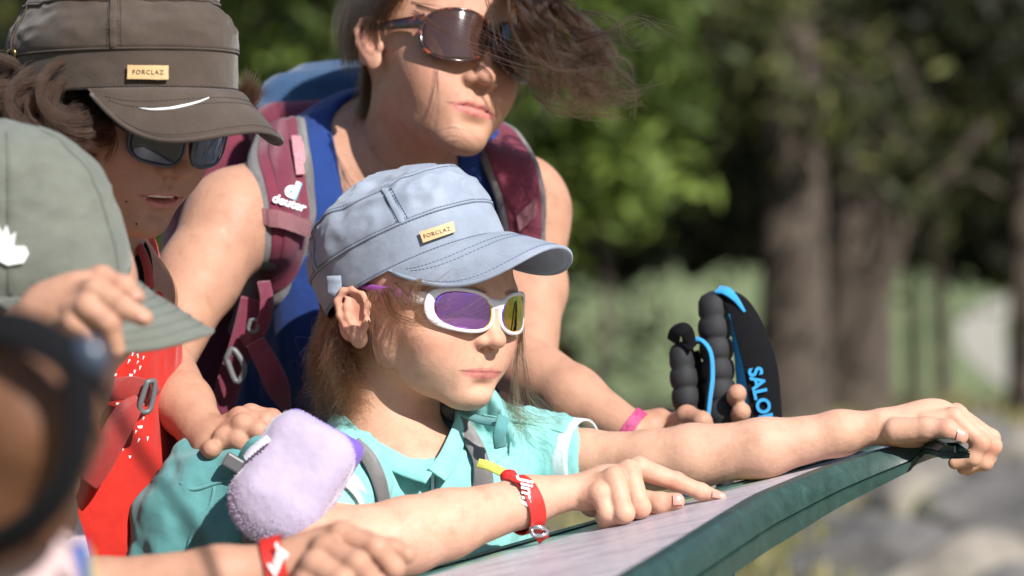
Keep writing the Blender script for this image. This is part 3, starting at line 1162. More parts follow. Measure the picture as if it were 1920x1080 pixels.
class Head:
    def __init__(self, o, axes, s, fz=1.0, nose=1.0, full=1.0, lip_y=0.0, nz=0.0, mw=1.0, cr=1.0):
        self.lip_y, self.nz, self.mw, self.cr = lip_y, nz, mw, cr
        self.o, self.A, self.s, self.fz, self.nose, self.full = np.asarray(o, float), axes, s * 0.01, fz, nose, full

    def q(self, p):
        x, y, z = p
        return (x, y, z * self.fz if z < 0 else z)

    def w(self, p):
        return self.A @ (np.array(self.q(p)) * self.s) + self.o

    def local(self, W):
        L = (W - self.o) @ self.A / self.s
        L[:, 2] = np.where(L[:, 2] < 0, L[:, 2] / self.fz, L[:, 2])
        return L

    def build(self, b, mouth=0.0, smile=0.0):
        b.frame(self.A, self.o, self.s)
        q, no, fu = self.q, self.nose, self.full
        b.ell(q((0, -0.7, 3.7 * self.cr)), (7.5, 9.6, 8.2 * self.cr), k=0.1)
        b.ell(q((0, 2.4, 1.5)), (6.7, 7.0, 6.6), k=1.5)
        b.ell(q((0, 3.0, -2.6)), (5.8, 6.2, 5.5 * self.fz), k=2.0)
        b.ell(q((0, 3.4, -6.6)), (4.3 * fu, 5.3, 3.7 * self.fz), k=2.0)
        for sx in (1, -1):
            b.cone(q((sx * 4.9 * fu, 1.5, -5.6)), q((sx * 3.1 * fu, 4.7, -7.9)), 1.5, 1.45, k=2.4)
            b.cone(q((sx * 3.1 * fu, 4.7, -7.9)), q((sx * 1.3, 7.0, -9.6)), 1.45, 1.4, k=1.6)
            b.ell(q((sx * 4.1, 5.9, -3.6)), (2.4 * fu, 2.3, 2.2), k=2.4)
            b.ell(q((sx * 3.1, 6.2, -5.7)), (2.0 * fu, 2.1, 1.9), k=2.0)
            b.cone(q((sx * 4.6, 7.0, 1.5)), q((sx * 0.9, 8.6, 1.2)), 0.9, 0.95, k=1.6)
        b.ell(q((0, 7.8, -9.9)), (1.8, 1.6, 1.5 * self.fz), k=1.7)
        b.ell(q((0, 6.9, -6.9)), (3.1, 2.3, 2.6 * self.fz), k=2.0)
        for sx in (1, -1):
            b.ell(q((sx * 3.2, 9.9, -0.4)), (1.9, 1.5, 1.15), k=1.3, op='s')
            b.ell(q((sx * 3.15, 7.0, -0.35)), (1.5, 1.25, 1.15), k=0.35)
            b.cone(q((sx * 4.3, 7.35, -0.5)), q((sx * 2.1, 7.95, -0.55)), 0.10, 0.10, k=0.15, op='s')
        # nose
        nz = self.nz
        b.cone(q((0, 8.5, 0.7)), q((0, 9.4 + 0.9 * no, -3.4 + nz)), 0.72, 0.78 * no ** .3, k=1.1)
        b.ell(q((0, 9.6 + 1.0 * no, -3.95 + nz)), (1.0, 0.95, 0.82), k=0.6)
        for sx in (1, -1):
            b.ell(q((sx * 1.12, 8.75 + 0.75 * no, -4.2 + nz)), (0.70, 0.95, 0.66), k=0.5)
            b.ell(q((sx * 0.60, 9.05 + .8 * no, -4.9 + nz)), (0.40, 0.62, 0.42), k=0.2, op='s')
        b.ell(q((0, 9.85, -5.75)), (0.30, 0.4, 0.6), k=0.4, op='s')
        # lips
        g = mouth; y0 = self.lip_y; mw = self.mw
        for sx in (1, -1):
            b.chain([q((0, 9.20 + y0, -6.55)), q((sx * mw * 0.55, 9.26 + y0, -6.40)), q((sx * mw * 1.5, 8.75 + y0, -6.66)), q((sx * mw * 2.7, 7.65 + y0, -6.98 + smile))], [.36, .40, .32, .12], k=0.40)
            b.chain([q((0, 9.08 + y0, -7.52 - g)), q((sx * mw * 0.8, 8.98 + y0, -7.48 - g)), q((sx * mw * 1.7, 8.45 + y0, -7.30 - g * .6)), q((sx * mw * 2.7, 7.65 + y0, -7.05 + smile))], [.46, .44, .32, .11], k=0.42)
        for sx in (1, -1):
            b.chain([q((0, 9.66 + y0, -7.00 - g * .5)), q((sx * mw * 0.8, 9.56 + y0, -6.96 - g * .5)), q((sx * mw * 1.7, 8.96 + y0, -7.03 - g * .4)), q((sx * mw * 2.9, 7.7 + y0, -7.03 + smile))],
                    [.12 + g * .5, .12 + g * .45, .11 + g * .25, .09], k=0.16, op='s')
        if g > .2: b.ell(q((0, 9.1 + y0, -7.0 - g * .45)), (1.6 * mw, 1.0, .20 + g * .35), k=.2, op='s')
        b.ell(q((0, 9.75, -8.7)), (1.4, 0.8, 0.45), k=0.9, op='s')
        return b

    def ear(self, b, sx, flare=24, size=1.0, dy=0.0, dz=0.0):
        c = np.array(self.q((sx * 7.2, -0.5 + dy, -2.0 + dz)))
        fl = R(flare)
        bk = np.array((sx * math.sin(fl), -math.cos(fl), 0)); up = np.array((0, -0.18, 1.0)); up /= np.linalg.norm(up)
        n = np.cross(bk, up) * (1 if np.cross(bk, up)[0] * sx > 0 else -1)
        T = lambda u, v, w=0: c + size * (up * u + bk * v * 1.14 + n * w)
        ax = np.stack([up, bk, n], 1)
        s = size
        b.ell(T(0.1, 0.75, -.05), (2.75 * s, 1.75 * s, .38 * s), axes=ax, k=.4)
        b.chain([T(-.15, .25, .25), T(.5, -.35, .45), T(1.5, -.75, .45), T(2.5, -.3, .42), T(3.0, .7, .4), T(2.7, 1.75, .4), T(1.5, 2.35, .4), T(0, 2.15, .35), T(-1.2, 1.5, .25), T(-2.2, .8, .15)],
                [.24 * s, .30 * s, .34 * s, .35 * s, .35 * s, .35 * s, .34 * s, .32 * s, .32 * s, .4 * s], k=.35)
        b.ell(T(-2.35, .15, .12), (.95 * s, .85 * s, .42 * s), axes=ax, k=.5)
        b.ell(T(0.0, .45, .55), (1.15 * s, .85 * s, .52 * s), axes=ax, k=.35, op='s')
        b.ell(T(1.75, .65, .62), (.7 * s, .8 * s, .34 * s), axes=ax, k=.35, op='s')
        b.chain([T(1.9, 1.35, .2), T(1.0, 1.45, .3), T(0, 1.35, .32), T(-1.0, .85, .3), T(-1.4, .2, .25)], [.22 * s, .3 * s, .32 * s, .3 * s, .26 * s], k=.35)
        b.ell(T(-.55, -.55, .3), (.65 * s, .42 * s, .42 * s), axes=ax, k=.35)
        return b

    def paint(self, me):
        """lip and flush attributes"""
        L = self.local(verts_of(me))
        x, y, z = L[:, 0], L[:, 1], L[:, 2]
        ax = np.abs(x) / self.mw
        up = -6.95 + np.where(ax < .6, .36 + .12 * ax / .6, .48 * (1 - ((ax - .6) / 2.3)).clip(0, 1))
        lo = -7.05 - .90 * np.sqrt((1 - (ax / 2.8) ** 2).clip(0, 1))
        e = np.minimum(up - z, z - lo)
        lip = np.clip(e / 0.22 + 0.3, 0, 1) * (y > 6.9) * (ax < 2.9)
        zl = np.interp(ax, [0, .8, 1.7, 2.9], [-7.0, -6.96, -7.03, -7.03])
        attr(me, "mouthline", .75 * np.exp(-((z - zl) / .10) ** 2) * (y > 6.6) * np.clip((2.95 - ax) / .5, 0, 1))
        attr(me, "lip", lip * 0.8 * np.clip((2.9 - ax) / 1.1, 0, 1))
        g = lambda c, r: np.exp(-(((x - c[0]) / r[0]) ** 2 + ((y - c[1]) / r[1]) ** 2 + ((z - c[2]) / r[2]) ** 2))
        fl = np.zeros(len(L))
        for sx in (1, -1):
            fl = np.maximum(fl, .75 * g((sx * 4.3, 7, -4.2), (2.2, 3, 1.9)))
            fl = np.maximum(fl, .9 * g((sx * 7.8, -1.4, -1.8), (1.2, 2.2, 3.2)))
        fl = np.maximum(fl, .55 * g((0, 10.5, -4), (1.2, 1.6, 1.2)))
        attr(me, "flush", fl)


def finger(b, pts, rad, k=0.003):
    b.fr = (np.eye(3), np.zeros(3), 1.0)
    b.chain(pts, rad, k=k)
    for p, r in list(zip(pts, rad))[1:-1]:
        b.ell(p, (r * 1.0,) * 3, k=0.003)
# ------------------------------------------------------------------ sunglasses
def superell(a, b, n1=2.6, n=64, skew=0.0, flat=0.0):
    t = np.linspace(0, 2 * math.pi, n, endpoint=False)
    c, s = np.cos(t), np.sin(t)
    x = a * np.sign(c) * np.abs(c) ** (2 / n1); y = b * np.sign(s) * np.abs(s) ** (2 / n1)
    y = y + skew * x - flat * (x / a) ** 2 * b
    return x, y


def sunglasses(name, H, label, group, cz, cx, outline_fn, wrap, y0, rim_r, frame_m, lens_m, temple_m, tilt=0.0, temple_r=(.45, .16), bridge=None, temple_to=(7.3, -1.5, 1.0), tz=0.6, bulge=.55, tip_m=None):
    """wrap: radius of the horizontal curve of the front, head centimetres; cx: lens centre from the middle"""
    root = empty(name, H.w((0, 9.5, 0)), label, "sunglasses", group)
    Rw = wrap

    def surf(u, v, out=0.0):
        th = u / Rw
        r = Rw + out
        return np.array((r * math.sin(th), y0 - Rw + r * math.cos(th) - tilt * (v - cz), v))
    hp = lambda p: H.A @ (np.asarray(p) * H.s) + H.o
    ox, oy = outline_fn
    for sx in (1, -1):
        pts = []
        for x, y in zip(ox, oy):
            pts.append(surf(sx * (cx + x), cz + y))
        pts = np.array(pts)
        # rim: rounded section swept round the lens
        N = len(pts)
        V = []; seg = 10
        cen = pts.mean(0)
        for i in range(N):
            t = unit(pts[(i + 1) % N] - pts[i - 1])
            nrm = unit(np.array((math.sin(sx * (cx + ox[i]) / Rw), math.cos(sx * (cx + ox[i]) / Rw), 0)))
            b = unit(np.cross(t, nrm))
            if b @ (pts[i] - cen) < 0: b = -b
            rr = rim_r(ox[i] / max(ox), oy[i] / max(oy))
            for k in range(seg):
                a = 2 * math.pi * k / seg
                V.append(hp(pts[i] + b * (rr[0] * (math.cos(a) * .5 + .5)) + nrm * (rr[1] * math.sin(a))))
        F = []
        for i in range(N):
            j = (i + 1) % N
            for k in range(seg):
                q = (i * seg + k, i * seg + (k + 1) % seg, j * seg + (k + 1) % seg, j * seg + k)
                F.append(q)
        me = mesh_np('rim', np.array(V), np.array(F))
        bm = bmesh.new(); bm.from_mesh(me); bmesh.ops.recalc_face_normals(bm, faces=bm.faces); bm.to_mesh(me); bm.free()
        link('rim', me, frame_m, root)
        # lens: bulged disc
        g = np.linspace(-1, 1, 17)
        S_, T_ = np.meshgrid(g, g, indexing='ij')
        du, dv = S_ * np.sqrt(1 - T_ ** 2 / 2), T_ * np.sqrt(1 - S_ ** 2 / 2)
        rad = np.sqrt(du ** 2 + dv ** 2); an = np.mod(np.arctan2(dv, du), 2 * math.pi)
        oa = np.mod(np.arctan2(oy, ox), 2 * math.pi); orr = np.hypot(ox, oy); so = np.argsort(oa)
        ro = np.interp(an, np.r_[oa[so] - 2 * math.pi, oa[so], oa[so] + 2 * math.pi], np.tile(orr[so], 3)) * 1.03
        A = np.array([[hp(surf(sx * (cx + rad[i, j] * ro[i, j] * math.cos(an[i, j])), cz + rad[i, j] * ro[i, j] * math.sin(an[i, j]), 0.07 * (1 - rad[i, j] ** 2)))
                       for j in range(17)] for i in range(17)])
        ln = solid_grid('lens', A[:, ::-1] if sx < 0 else A, 0.0012, lens_m, root)
        # temple
        x0 = max(ox) + cx + .2
        p0 = surf(sx * (x0 - .1), cz + tz)
        p1 = surf(sx * (x0 + .25), cz + tz, -.35)
        e = np.array((sx * temple_to[0], temple_to[1], temple_to[2]))
        mid = p1 * .5 + e * .5 + np.array((sx * bulge, 0, 0))
        path = spline([p0, p1, mid, e, e + np.array((-sx * .25, -1.6, -.9)), e + np.array((-sx * .5, -3.0, -2.2))], 26)
        T = np.gradient(path, axis=0)
        V = []
        for i in range(len(path)):
            t = unit(T[i]); up = unit(np.array((0, 0, 1.0)) - t * t[2]); nn = np.cross(t, up)
            k = i / (len(path) - 1)
            hh = temple_r[0] * (1.25 - .7 * min(1, k * 1.6)); ww = temple_r[1]
            for a in np.linspace(0, 2 * math.pi, 10, endpoint=False):
                c, s = math.cos(a), math.sin(a)
                V.append(hp(path[i] + up * hh * np.sign(c) * abs(c) ** .7 + nn * ww * s))
        cut = 6 if tip_m else len(path)

        def tmesh(i0, i1):
            F = []
            for i in range(i0, i1 - 1):
                for k in range(10):
                    F.append((i * 10 + k, i * 10 + (k + 1) % 10, (i + 1) * 10 + (k + 1) % 10, (i + 1) * 10 + k))
            F.append(tuple(i0 * 10 + k for k in range(10))[::-1]); F.append(tuple((i1 - 1) * 10 + k for k in range(10)))
            return F
        link('temple', mesh_np('temple', np.array(V), tmesh(0, cut)), temple_m, root)
        if tip_m:
            Vt = np.array(V)
            link('temple_tip', mesh_np('temple_tip', Vt, tmesh(cut - 1, len(path))), tip_m, root)
    # bridge
    bx, bz, br = bridge
    path = [hp(surf(u, cz + bz + .12 * abs(u) * 0, .02)) for u in np.linspace(-bx, bx, 9)]
    if len(br) > 2:      # broad moulded bridge
        us = np.linspace(-bx - .5, bx + .5, 9)
        ns = [H.A @ np.array((math.sin(u / Rw), math.cos(u / Rw), 0)) for u in us]
        ws = [(br[2] + (br[0] - br[2]) * (1 - abs(u) / (bx + .5))) * 2 * H.s for u in us]
        strip('bridge', [hp(surf(u, cz + bz + .18 * (abs(u) / bx) ** 2, .0)) for u in us], ns, ws, .42 * H.s, frame_m, root, 24, .45)
    else:
        tube('bridge', path, [br[0] * H.s, br[1] * H.s, br[0] * H.s], frame_m, root, seg=12, n=17)
    # nose pads
    for sx in (1, -1):
        box('nose_pad', hp(surf(sx * 1.25, cz - .9, -.45)), (hp((1, 0, 0)) - hp((0, 0, 0)), hp((0, 1, 0)) - hp((0, 0, 0)), hp((0, 0, 1)) - hp((0, 0, 0))), (.25 * H.s, .6 * H.s, 1.0 * H.s), frame_m, root, bev=.1 * H.s)
    return root, surf, hp
# ------------------------------------------------------------------ caps
class Cap:
    """cadet cap in its own centimetres: x right, y forward, z up; base ring in z = 0"""
    def __init__(self, o, A, s, a, b, band, height, seed, taper=0.05, lean=0.0, dome=0.0, wr=1.0, disc=.72, ball=False):
        self.ball = ball
        self.o, self.A, self.s = np.asarray(o, float), A, s * 0.01
        self.a, self.b, self.band, self.h, self.taper, self.lean, self.dome, self.seed, self.wr, self.disc = a, b, band, height, taper, lean, dome, seed, wr, disc

    def w(self, p):
        return (np.asarray(p) * self.s) @ self.A.T + self.o

    def ring(self, th, a, b):
        # th = 0 forward; slightly squarer than an ellipse
        return np.stack([a * np.sin(th), b * np.cos(th)], -1)

    def profile(self, t):
        """t 0..1 from rim over the crown to its centre: radius factor, height"""
        band, h = self.band, self.h
        d = self.disc
        d = self.disc; g = h - band; tp = self.taper
        pts = [(1.0, 0.0), (1.008, band * .5), (1.012, band * .97), (1.028, band * 1.1), (1.03 - tp * .15, band + g * .25),
               (1.0 - tp * .6, band + g * .5), (.93 - tp, band + g * .74), (.5 * (.93 - tp) + .5 * d + .01, band + g * .9), (d, h), (d * .62, h + self.dome * .62), (d * .3, h + self.dome * .9), (.004, h + self.dome)]
        if self.ball:
            top = h + self.dome
            pts = [(1.0, 0.0)] + [(1.03 * math.cos(q) ** .82 if q < 1.5707 else .004, top * math.sin(q)) for q in np.linspace(0.12, 1.5708, 14)]
        sp = spline(np.array([(p[0], p[1], 0) for p in pts]), 200)
        return np.interp(t, np.linspace(0, 1, 200), sp[:, 0]), np.interp(t, np.linspace(0, 1, 200), sp[:, 1])

    def surf(self, th, t, out=0.0):
        r, z = self.profile(t)
        xy = self.ring(th, self.a * r, self.b * r)
        p = np.concatenate([xy, z[..., None] * np.ones_like(xy[..., :1])], -1)
        k = np.clip(z / self.h, 0, 1.2)
        p[..., 1] += self.lean * k
        p[..., 2] *= 1 - .06 * np.cos(th) * 0
        return p

    def crown(self, name, m, parent, nt=160, nv=90, thick=.16):
        th = np.linspace(0, 2 * math.pi, nt, endpoint=False)
        t = np.linspace(0, 1, nv)
        TH, TT = np.meshgrid(th, t, indexing='ij')
        A = self.surf(TH, TT)
        flat = A.reshape(-1, 3)
        up = np.clip((flat[:, 2] / self.h - .30) * 2.2, 0, 1)
        n = fbm(flat * np.array((.16, .16, .32)) + self.seed, 3)
        n2 = np.abs(fbm(flat * np.array((.34, .34, .42)) + self.seed * 3, 2))
        dsp = (n * .6 - n2 * .8) * up * self.wr + .05 * fbm(flat * .9 + 5, 2) * (1 - up)
        cen = np.array((0, 0, self.h * .4))
        dirn = flat - cen; dirn /= np.linalg.norm(dirn, axis=1, keepdims=True)
        A = (flat + dirn * dsp[:, None]).reshape(A.shape)
        self.A_crown = A
        W = self.w(A)[::-1]
        return solid_grid(name, W, thick * self.s * 1.0, m, parent, closed_u=True)

    def brim_pt(self, th, v, L, droop, arch, th_max, drop0=0.1, side=1.0):
        """v 0 at the seam, 1 at the edge; droop: forward fall; arch: sides fall"""
        x0, y0 = self.ring(th, self.a * 1.0, self.b * 1.0)
        u = th / th_max
        ext = L * max(0.0, 1 - abs(u) ** 2.6) ** .75
        x = x0 * (1 + .10 * v * side * (1 - abs(u) ** 4))
        y = y0 + ext * v
        z = drop0 - droop * ext / max(L, .1) * (v ** 1.3) * L - arch * (x / self.a) ** 2 * v ** .9 * (1 - abs(u) ** 5)
        z0 = drop0
        w = min(1.0, v * 3)
        return np.array((x, y, z0 * (1 - w) + z * w))

    def brim(self, name, m, parent, L=6.5, droop=.25, arch=2.0, th_max=R(78), thick=.32, n=61, mv=16, side=1.0, m_under=None):
        A = np.array([[self.brim_pt(th, v, L, droop, arch, th_max, side=side) for v in np.linspace(0, 1, mv)] for th in np.linspace(-th_max, th_max, n)])
        self.brim_args = (L, droop, arch, th_max, .1, side)
        W = self.w(A)
        o = solid_grid(name, W, thick * self.s, m, parent)
        bm = bmesh.new(); bm.from_mesh(o.data)
        bmesh.ops.recalc_face_normals(bm, faces=bm.faces); bm.to_mesh(o.data); bm.free()
        return o

    def t_at(self, z):
        t = np.linspace(0, .7, 400)
        return float(np.interp(z, self.profile(t)[1], t))

    def line(self, th0, th1, t, out=.05, n=120):
        """a line round the crown at profile position t"""
        th = np.linspace(th0, th1, n)
        nt, nv = self.A_crown.shape[:2]
        i = (th / (2 * math.pi) * nt) % nt
        i0 = np.floor(i).astype(int) % nt; i1 = (i0 + 1) % nt; f = (i - np.floor(i))[:, None]
        j = np.broadcast_to(np.asarray(t, float) * (nv - 1), th.shape)
        j0 = np.clip(np.floor(j).astype(int), 0, nv - 2); g = (j - j0)[:, None]
        C = self.A_crown
        p = (C[i0, j0] * (1 - f) + C[i1, j0] * f) * (1 - g) + (C[i0, j0 + 1] * (1 - f) + C[i1, j0 + 1] * f) * g
        d = p - np.array((0, 0, self.h * .4)); d /= np.linalg.norm(d, axis=1, keepdims=True)
        return self.w(p + d * out)

    def brim_line(self, v, u0=-.95, u1=.95, out=.05, n=80):
        L, droop, arch, tm, d0, side = self.brim_args
        p = np.array([self.brim_pt(u * tm, v, L, droop, arch, tm, side=side) for u in np.linspace(u0, u1, n)])
        p[:, 2] += out
        return self.w(p)
# ------------------------------------------------------------------ materials of the things
M_CAP_BLUE = cloth("washed_blue_cotton", srgb(152, 161, 176), fade=.5, pale=srgb(186, 193, 204), weave=2200)
M_CAP_BROWN = cloth("washed_brown_cotton", srgb(84, 72, 63), fade=.35, pale=srgb(124, 110, 98), weave=2200)
M_CAP_SAGE = cloth("sage_grey_cotton", srgb(116, 119, 108), fade=.4, pale=srgb(138, 141, 130), weave=2000)
M_THREAD_BLUE = plain("blue_thread", srgb(98, 112, 138), .8, bump=0)
M_THREAD_BROWN = plain("brown_thread", srgb(62, 52, 46), .8, bump=0)
M_THREAD_SAGE = plain("grey_thread", srgb(98, 100, 92), .8, bump=0)
M_LEATHER = plain("tan_leather", srgb(206, 170, 122), .6, var=.12, scale=150)
M_PRINT = plain("dark_print", srgb(52, 42, 34), .7, bump=0)
M_WHITE_THREAD = plain("white_thread", srgb(235, 235, 232), .8, bscale=900, bump=.4)
M_WHITE_PLASTIC = plain("white_plastic", srgb(232, 228, 232), .22, var=.02, coat=.5, bump=0)
M_PURPLE = plain("purple_plastic", srgb(150, 78, 150), .35, var=.05, bump=0)
M_BLACK_PL = plain("black_plastic", (.012, .012, .014), .35, var=.05, bump=0)
M_NAVY_PL = plain("dark_blue_plastic", (.012, .018, .035), .3, var=.05, coat=.3, bump=0)
M_GREY_PL = plain("grey_plastic", (.12, .12, .125), .4, var=.05, bump=.05)
M_STEEL = plain("steel", (.6, .6, .6), .25, metal=1.0, bump=.05)


def mirror_mat(name, facing, edge, rough=.05, base=.5):
    """coated lens: the coating's colour turns with the angle it is seen at"""
    t = NT(name)
    lw = t.add("ShaderNodeLayerWeight"); lw.inputs[0].default_value = base
    c = t.ramp(lw.outputs["Facing"], [(0.0, facing), (.27, facing), (.40, edge), (1.0, edge)])
    t.set("Base Color", c).set("Metallic", 1.0).set("Roughness", rough)
    t.set("Coat Weight", .3); t.set("Coat Roughness", .02)
    return t.m


M_LENS_VIOLET = mirror_mat("violet_mirror_lens", (.60, .26, .95), (.80, .55, .10))
M_LENS_DARK = plain("dark_mirror_lens", (.02, .02, .03), .04, var=.0, coat=.25, bump=0)
M_LENS_BROWN = plain("brown_lens", (.040, .018, .014), .05, var=.0, coat=.2, bump=0)


def tortoise():
    t = NT("tortoiseshell")
    n = t.noise(130, 3, .6)
    c = t.ramp(n, [(.42, (.012, .005, .004)), (.56, (.05, .012, .006)), (.66, (.28, .06, .015))])
    t.set("Base Color", c).set("Roughness", .15).set("Coat Weight", .8); t.set("Coat Roughness", .04)
    return t.m


M_TORT = tortoise()
H_GIRL = hair_mat("light_brown_hair", (.062, .030, .013))
H_MUM = hair_mat("dark_brown_hair", (.026, .012, .006))
H_BOY = hair_mat("curly_brown_hair", (.030, .014, .007))
H_BROW = hair_mat("brow_hair", (.09, .05, .03))
M_TEAL = cloth("teal_jersey", srgb(140, 203, 198), fade=.25, pale=srgb(176, 226, 222), weave=2600, strength=.2)
M_TEAL_DARK = cloth("teal_nylon", srgb(98, 158, 158), fade=.3, pale=srgb(136, 196, 194), weave=2200, strength=.4)
M_WHITE_CUFF = cloth("white_jersey", srgb(220, 238, 236), var=.04, fade=.1)
M_GREY_MESH = cloth("grey_mesh_padding", srgb(156, 150, 148), weave=2700, strength=.8, dist=.0015)
M_BLUE_TANK = cloth("blue_tank_jersey", srgb(36, 62, 124), fade=.2, weave=2200, strength=.2)
M_MAROON = cloth("maroon_nylon", srgb(124, 52, 70), fade=.3, pale=srgb(150, 80, 96), weave=900, strength=.4, rough=.6)
M_MAROON_WEB = cloth("maroon_webbing", srgb(134, 58, 78), weave=600, strength=.7, rough=.6)
M_PINKGREY = cloth("dusty_pink_webbing", srgb(158, 106, 112), weave=600, strength=.6, rough=.5)
M_EDGE = cloth("light_grey_spacer_mesh", srgb(186, 182, 180), weave=1500, strength=.9, dist=.002)
M_LIDBLUE = cloth("steel_blue_nylon", srgb(60, 86, 118), weave=1000, fade=.2)
M_RED = cloth("red_jersey", srgb(196, 44, 34), fade=.15, pale=srgb(220, 70, 50), weave=2400, strength=.25)
M_RED_WEB = cloth("red_webbing", srgb(200, 66, 60), weave=500, strength=.9)
M_BLACK_WEB = cloth("black_webbing", (.010, .010, .012), weave=600, strength=.6, sheen=.0, fade=.1)
M_LILAC = cloth("lilac_fleece", srgb(178, 165, 186), fade=.2, pale=srgb(198, 188, 204), weave=4000, strength=.1, sheen=.6)
M_PURPLE_CLOTH = cloth("purple_lining", srgb(118, 92, 178), weave=1500)
M_BAND_RED = plain("red_wristband", srgb(192, 44, 36), .45, var=.06, bump=.1)
M_TEETH = plain("teeth", srgb(232, 224, 210), .25, var=.04, bump=0)
# ------------------------------------------------------------------ the girl at the board
girl = empty("person", (P(790, 1080, 2.72)[0], 2.72, 0), "girl in a pale teal shirt pointing at the board, wearing the blue cap", "person", "family at the information board")
HG = Head(P(788, 564, 2.74), head_axes(42, 3, 4), .95, fz=.82, nose=.78, full=.98, lip_y=-.45, nz=.75, mw=1.1)

b = Blob(.01)
HG.build(b, mouth=0.0)
HG.ear(b, 1, flare=25, size=.88, dz=-.5); HG.ear(b, -1, flare=20)
b.fr = (np.eye(3), np.zeros(3), 1.0)
gneck = P(722, 860, 2.75)
b.cone(HG.w((0, -2.2, -5)), gneck, .043, .045, k=.02)
b.ell(P(735, 905, 2.77), (.085, .07, .055), k=.03)
b.ell(P(765, 905, 2.72), (.06, .05, .05), k=.03)
g_parts = [b.mesh("body", .0013)]
n_head = len(g_parts[0].vertices)

# her right arm, hand pointing
b = Blob(.012)
b.chain([P(632, 905, 2.640), P(600, 1040, 2.510)], [0.0382, 0.0329])
b.chain([P(600, 1040, 2.510), P(680, 1024, 2.520), P(765, 1004, 2.534), P(837, 983, 2.551), P(985, 940, 2.591), P(1036, 929, 2.599)], [0.0323, 0.0323, 0.0313, 0.0284, 0.0204, 0.0178])
b.ell(P(1098, 922, 2.608), (.026, .0175, .017), k=.012)
b.ell(P(1140, 908, 2.610), (.020, .016, .018), k=.010)
finger(b, [P(1130, 905, 2.620), P(1198, 878, 2.625), P(1268, 903, 2.630), P(1314, 922, 2.630), P(1350, 934, 2.625)], [0.0095, 0.0098, 0.0081, 0.0072, 0.0058])
finger(b, [P(1120, 905, 2.610), P(1180, 884, 2.607), P(1200, 952, 2.595), P(1186, 972, 2.620)], [0.0095, 0.0098, 0.0090, 0.0069])
finger(b, [P(1110, 915, 2.600), P(1152, 896, 2.592), P(1170, 962, 2.579), P(1140, 980, 2.595), P(1128, 970, 2.610)], [0.0095, 0.0095, 0.0088, 0.0074, 0.0064])
finger(b, [P(1100, 930, 2.595), P(1124, 925, 2.587), P(1138, 962, 2.583), P(1152, 978, 2.600)], [0.0085, 0.0087, 0.0076, 0.0064])
finger(b, [P(1110, 945, 2.625), P(1180, 935, 2.630), P(1238, 944, 2.617), P(1268, 940, 2.612)], [0.0117, 0.0106, 0.0095, 0.0076])
g_parts.append(b.mesh("arm", .0014))

# her left arm, hand closed over the board's end
b = Blob(.012)
b.chain([P(985, 850, 2.80), P(1096, 858, 2.77), P(1225, 862, 2.745), P(1297, 856, 2.735), P(1431, 840, 2.72), P(1575, 812, 2.715), P(1645, 800, 2.71)], [.030, .0245, .0258, .0280, .0255, .0190, .0152])
b.ell(P(1700, 800, 2.712), (.030, .0155, .020), k=.012)
b.ell(P(1750, 790, 2.712), (.026, .0125, .021), k=.012)
finger(b, [P(1735, 790, 2.70), P(1788, 784, 2.70), P(1840, 830, 2.694), P(1824, 858, 2.696), P(1790, 868, 2.70)], [.0085, .0092, .0084, .0074, .006])
finger(b, [P(1735, 788, 2.713), P(1795, 779, 2.716), P(1860, 836, 2.710), P(1846, 866, 2.712), P(1806, 878, 2.715)], [.0085, .0092, .0084, .0074, .006])
finger(b, [P(1735, 788, 2.728), P(1792, 776, 2.732), P(1858, 822, 2.729), P(1852, 858, 2.73), P(1815, 880, 2.733)], [.0085, .009, .008, .007, .006])
finger(b, [P(1725, 788, 2.74), P(1776, 777, 2.747), P(1836, 812, 2.747), P(1840, 845, 2.747), P(1815, 866, 2.748)], [.008, .0082, .007, .0062, .0055])
finger(b, [P(1680, 808, 2.695), P(1738, 804, 2.684), P(1775, 805, 2.676), P(1800, 818, 2.674)], [.0125, .0105, .0090, .0076])
g_parts.append(b.mesh("arm", .0014))
g_body = join("body", g_parts)
HG.paint(g_body)
# redder knuckles and fingertips
V = verts_of(g_body)
fl = np.zeros(len(V)); g_body.attributes["flush"].data.foreach_get("value", fl32 := np.zeros(len(V), np.float32))
lip32 = np.zeros(len(V), np.float32); g_body.attributes["lip"].data.foreach_get("value", lip32)
lip32[n_head:] = 0
ml = np.zeros(len(V), np.float32); g_body.attributes['mouthline'].data.foreach_get('value', ml); ml[n_head:] = 0; g_body.attributes['mouthline'].data.foreach_set('value', ml)
for q, r_ in ((P(1350, 934, 2.620), .010), (P(1268, 940, 2.605), .010), (P(1268, 903, 2.625), .008), (P(1200, 955, 2.585), .008), (P(1800, 818, 2.67), .009), (P(1840, 832, 2.69), .009), (P(1862, 838, 2.70), .009), (P(1774, 803, 2.67), .007)):
    fl32 = np.maximum(fl32, .8 * np.exp(-np.sum((V - q) ** 2, 1) / r_ ** 2))
g_body.attributes["flush"].data.foreach_set("value", fl32.astype(np.float32))
g_body.attributes["lip"].data.foreach_set("value", lip32)
g_body_o = link("body", g_body, SKIN_GIRL, girl)
g_bvh = bvh_of(g_body_o)
patch("thumb_nail", g_bvh, [(1795, 806), (1808, 813), (1808, 829), (1793, 829)], NAIL, girl, .0006, .001, 7, 7)
patch("thumb_nail", g_bvh, [(1262, 929), (1278, 931), (1279, 945), (1263, 946)], NAIL, girl, .0006, .001, 7, 7)
patch("finger_nail", g_bvh, [(1336, 922), (1358, 928), (1358, 936), (1336, 932)], NAIL, girl, .0005, .001, 7, 7)

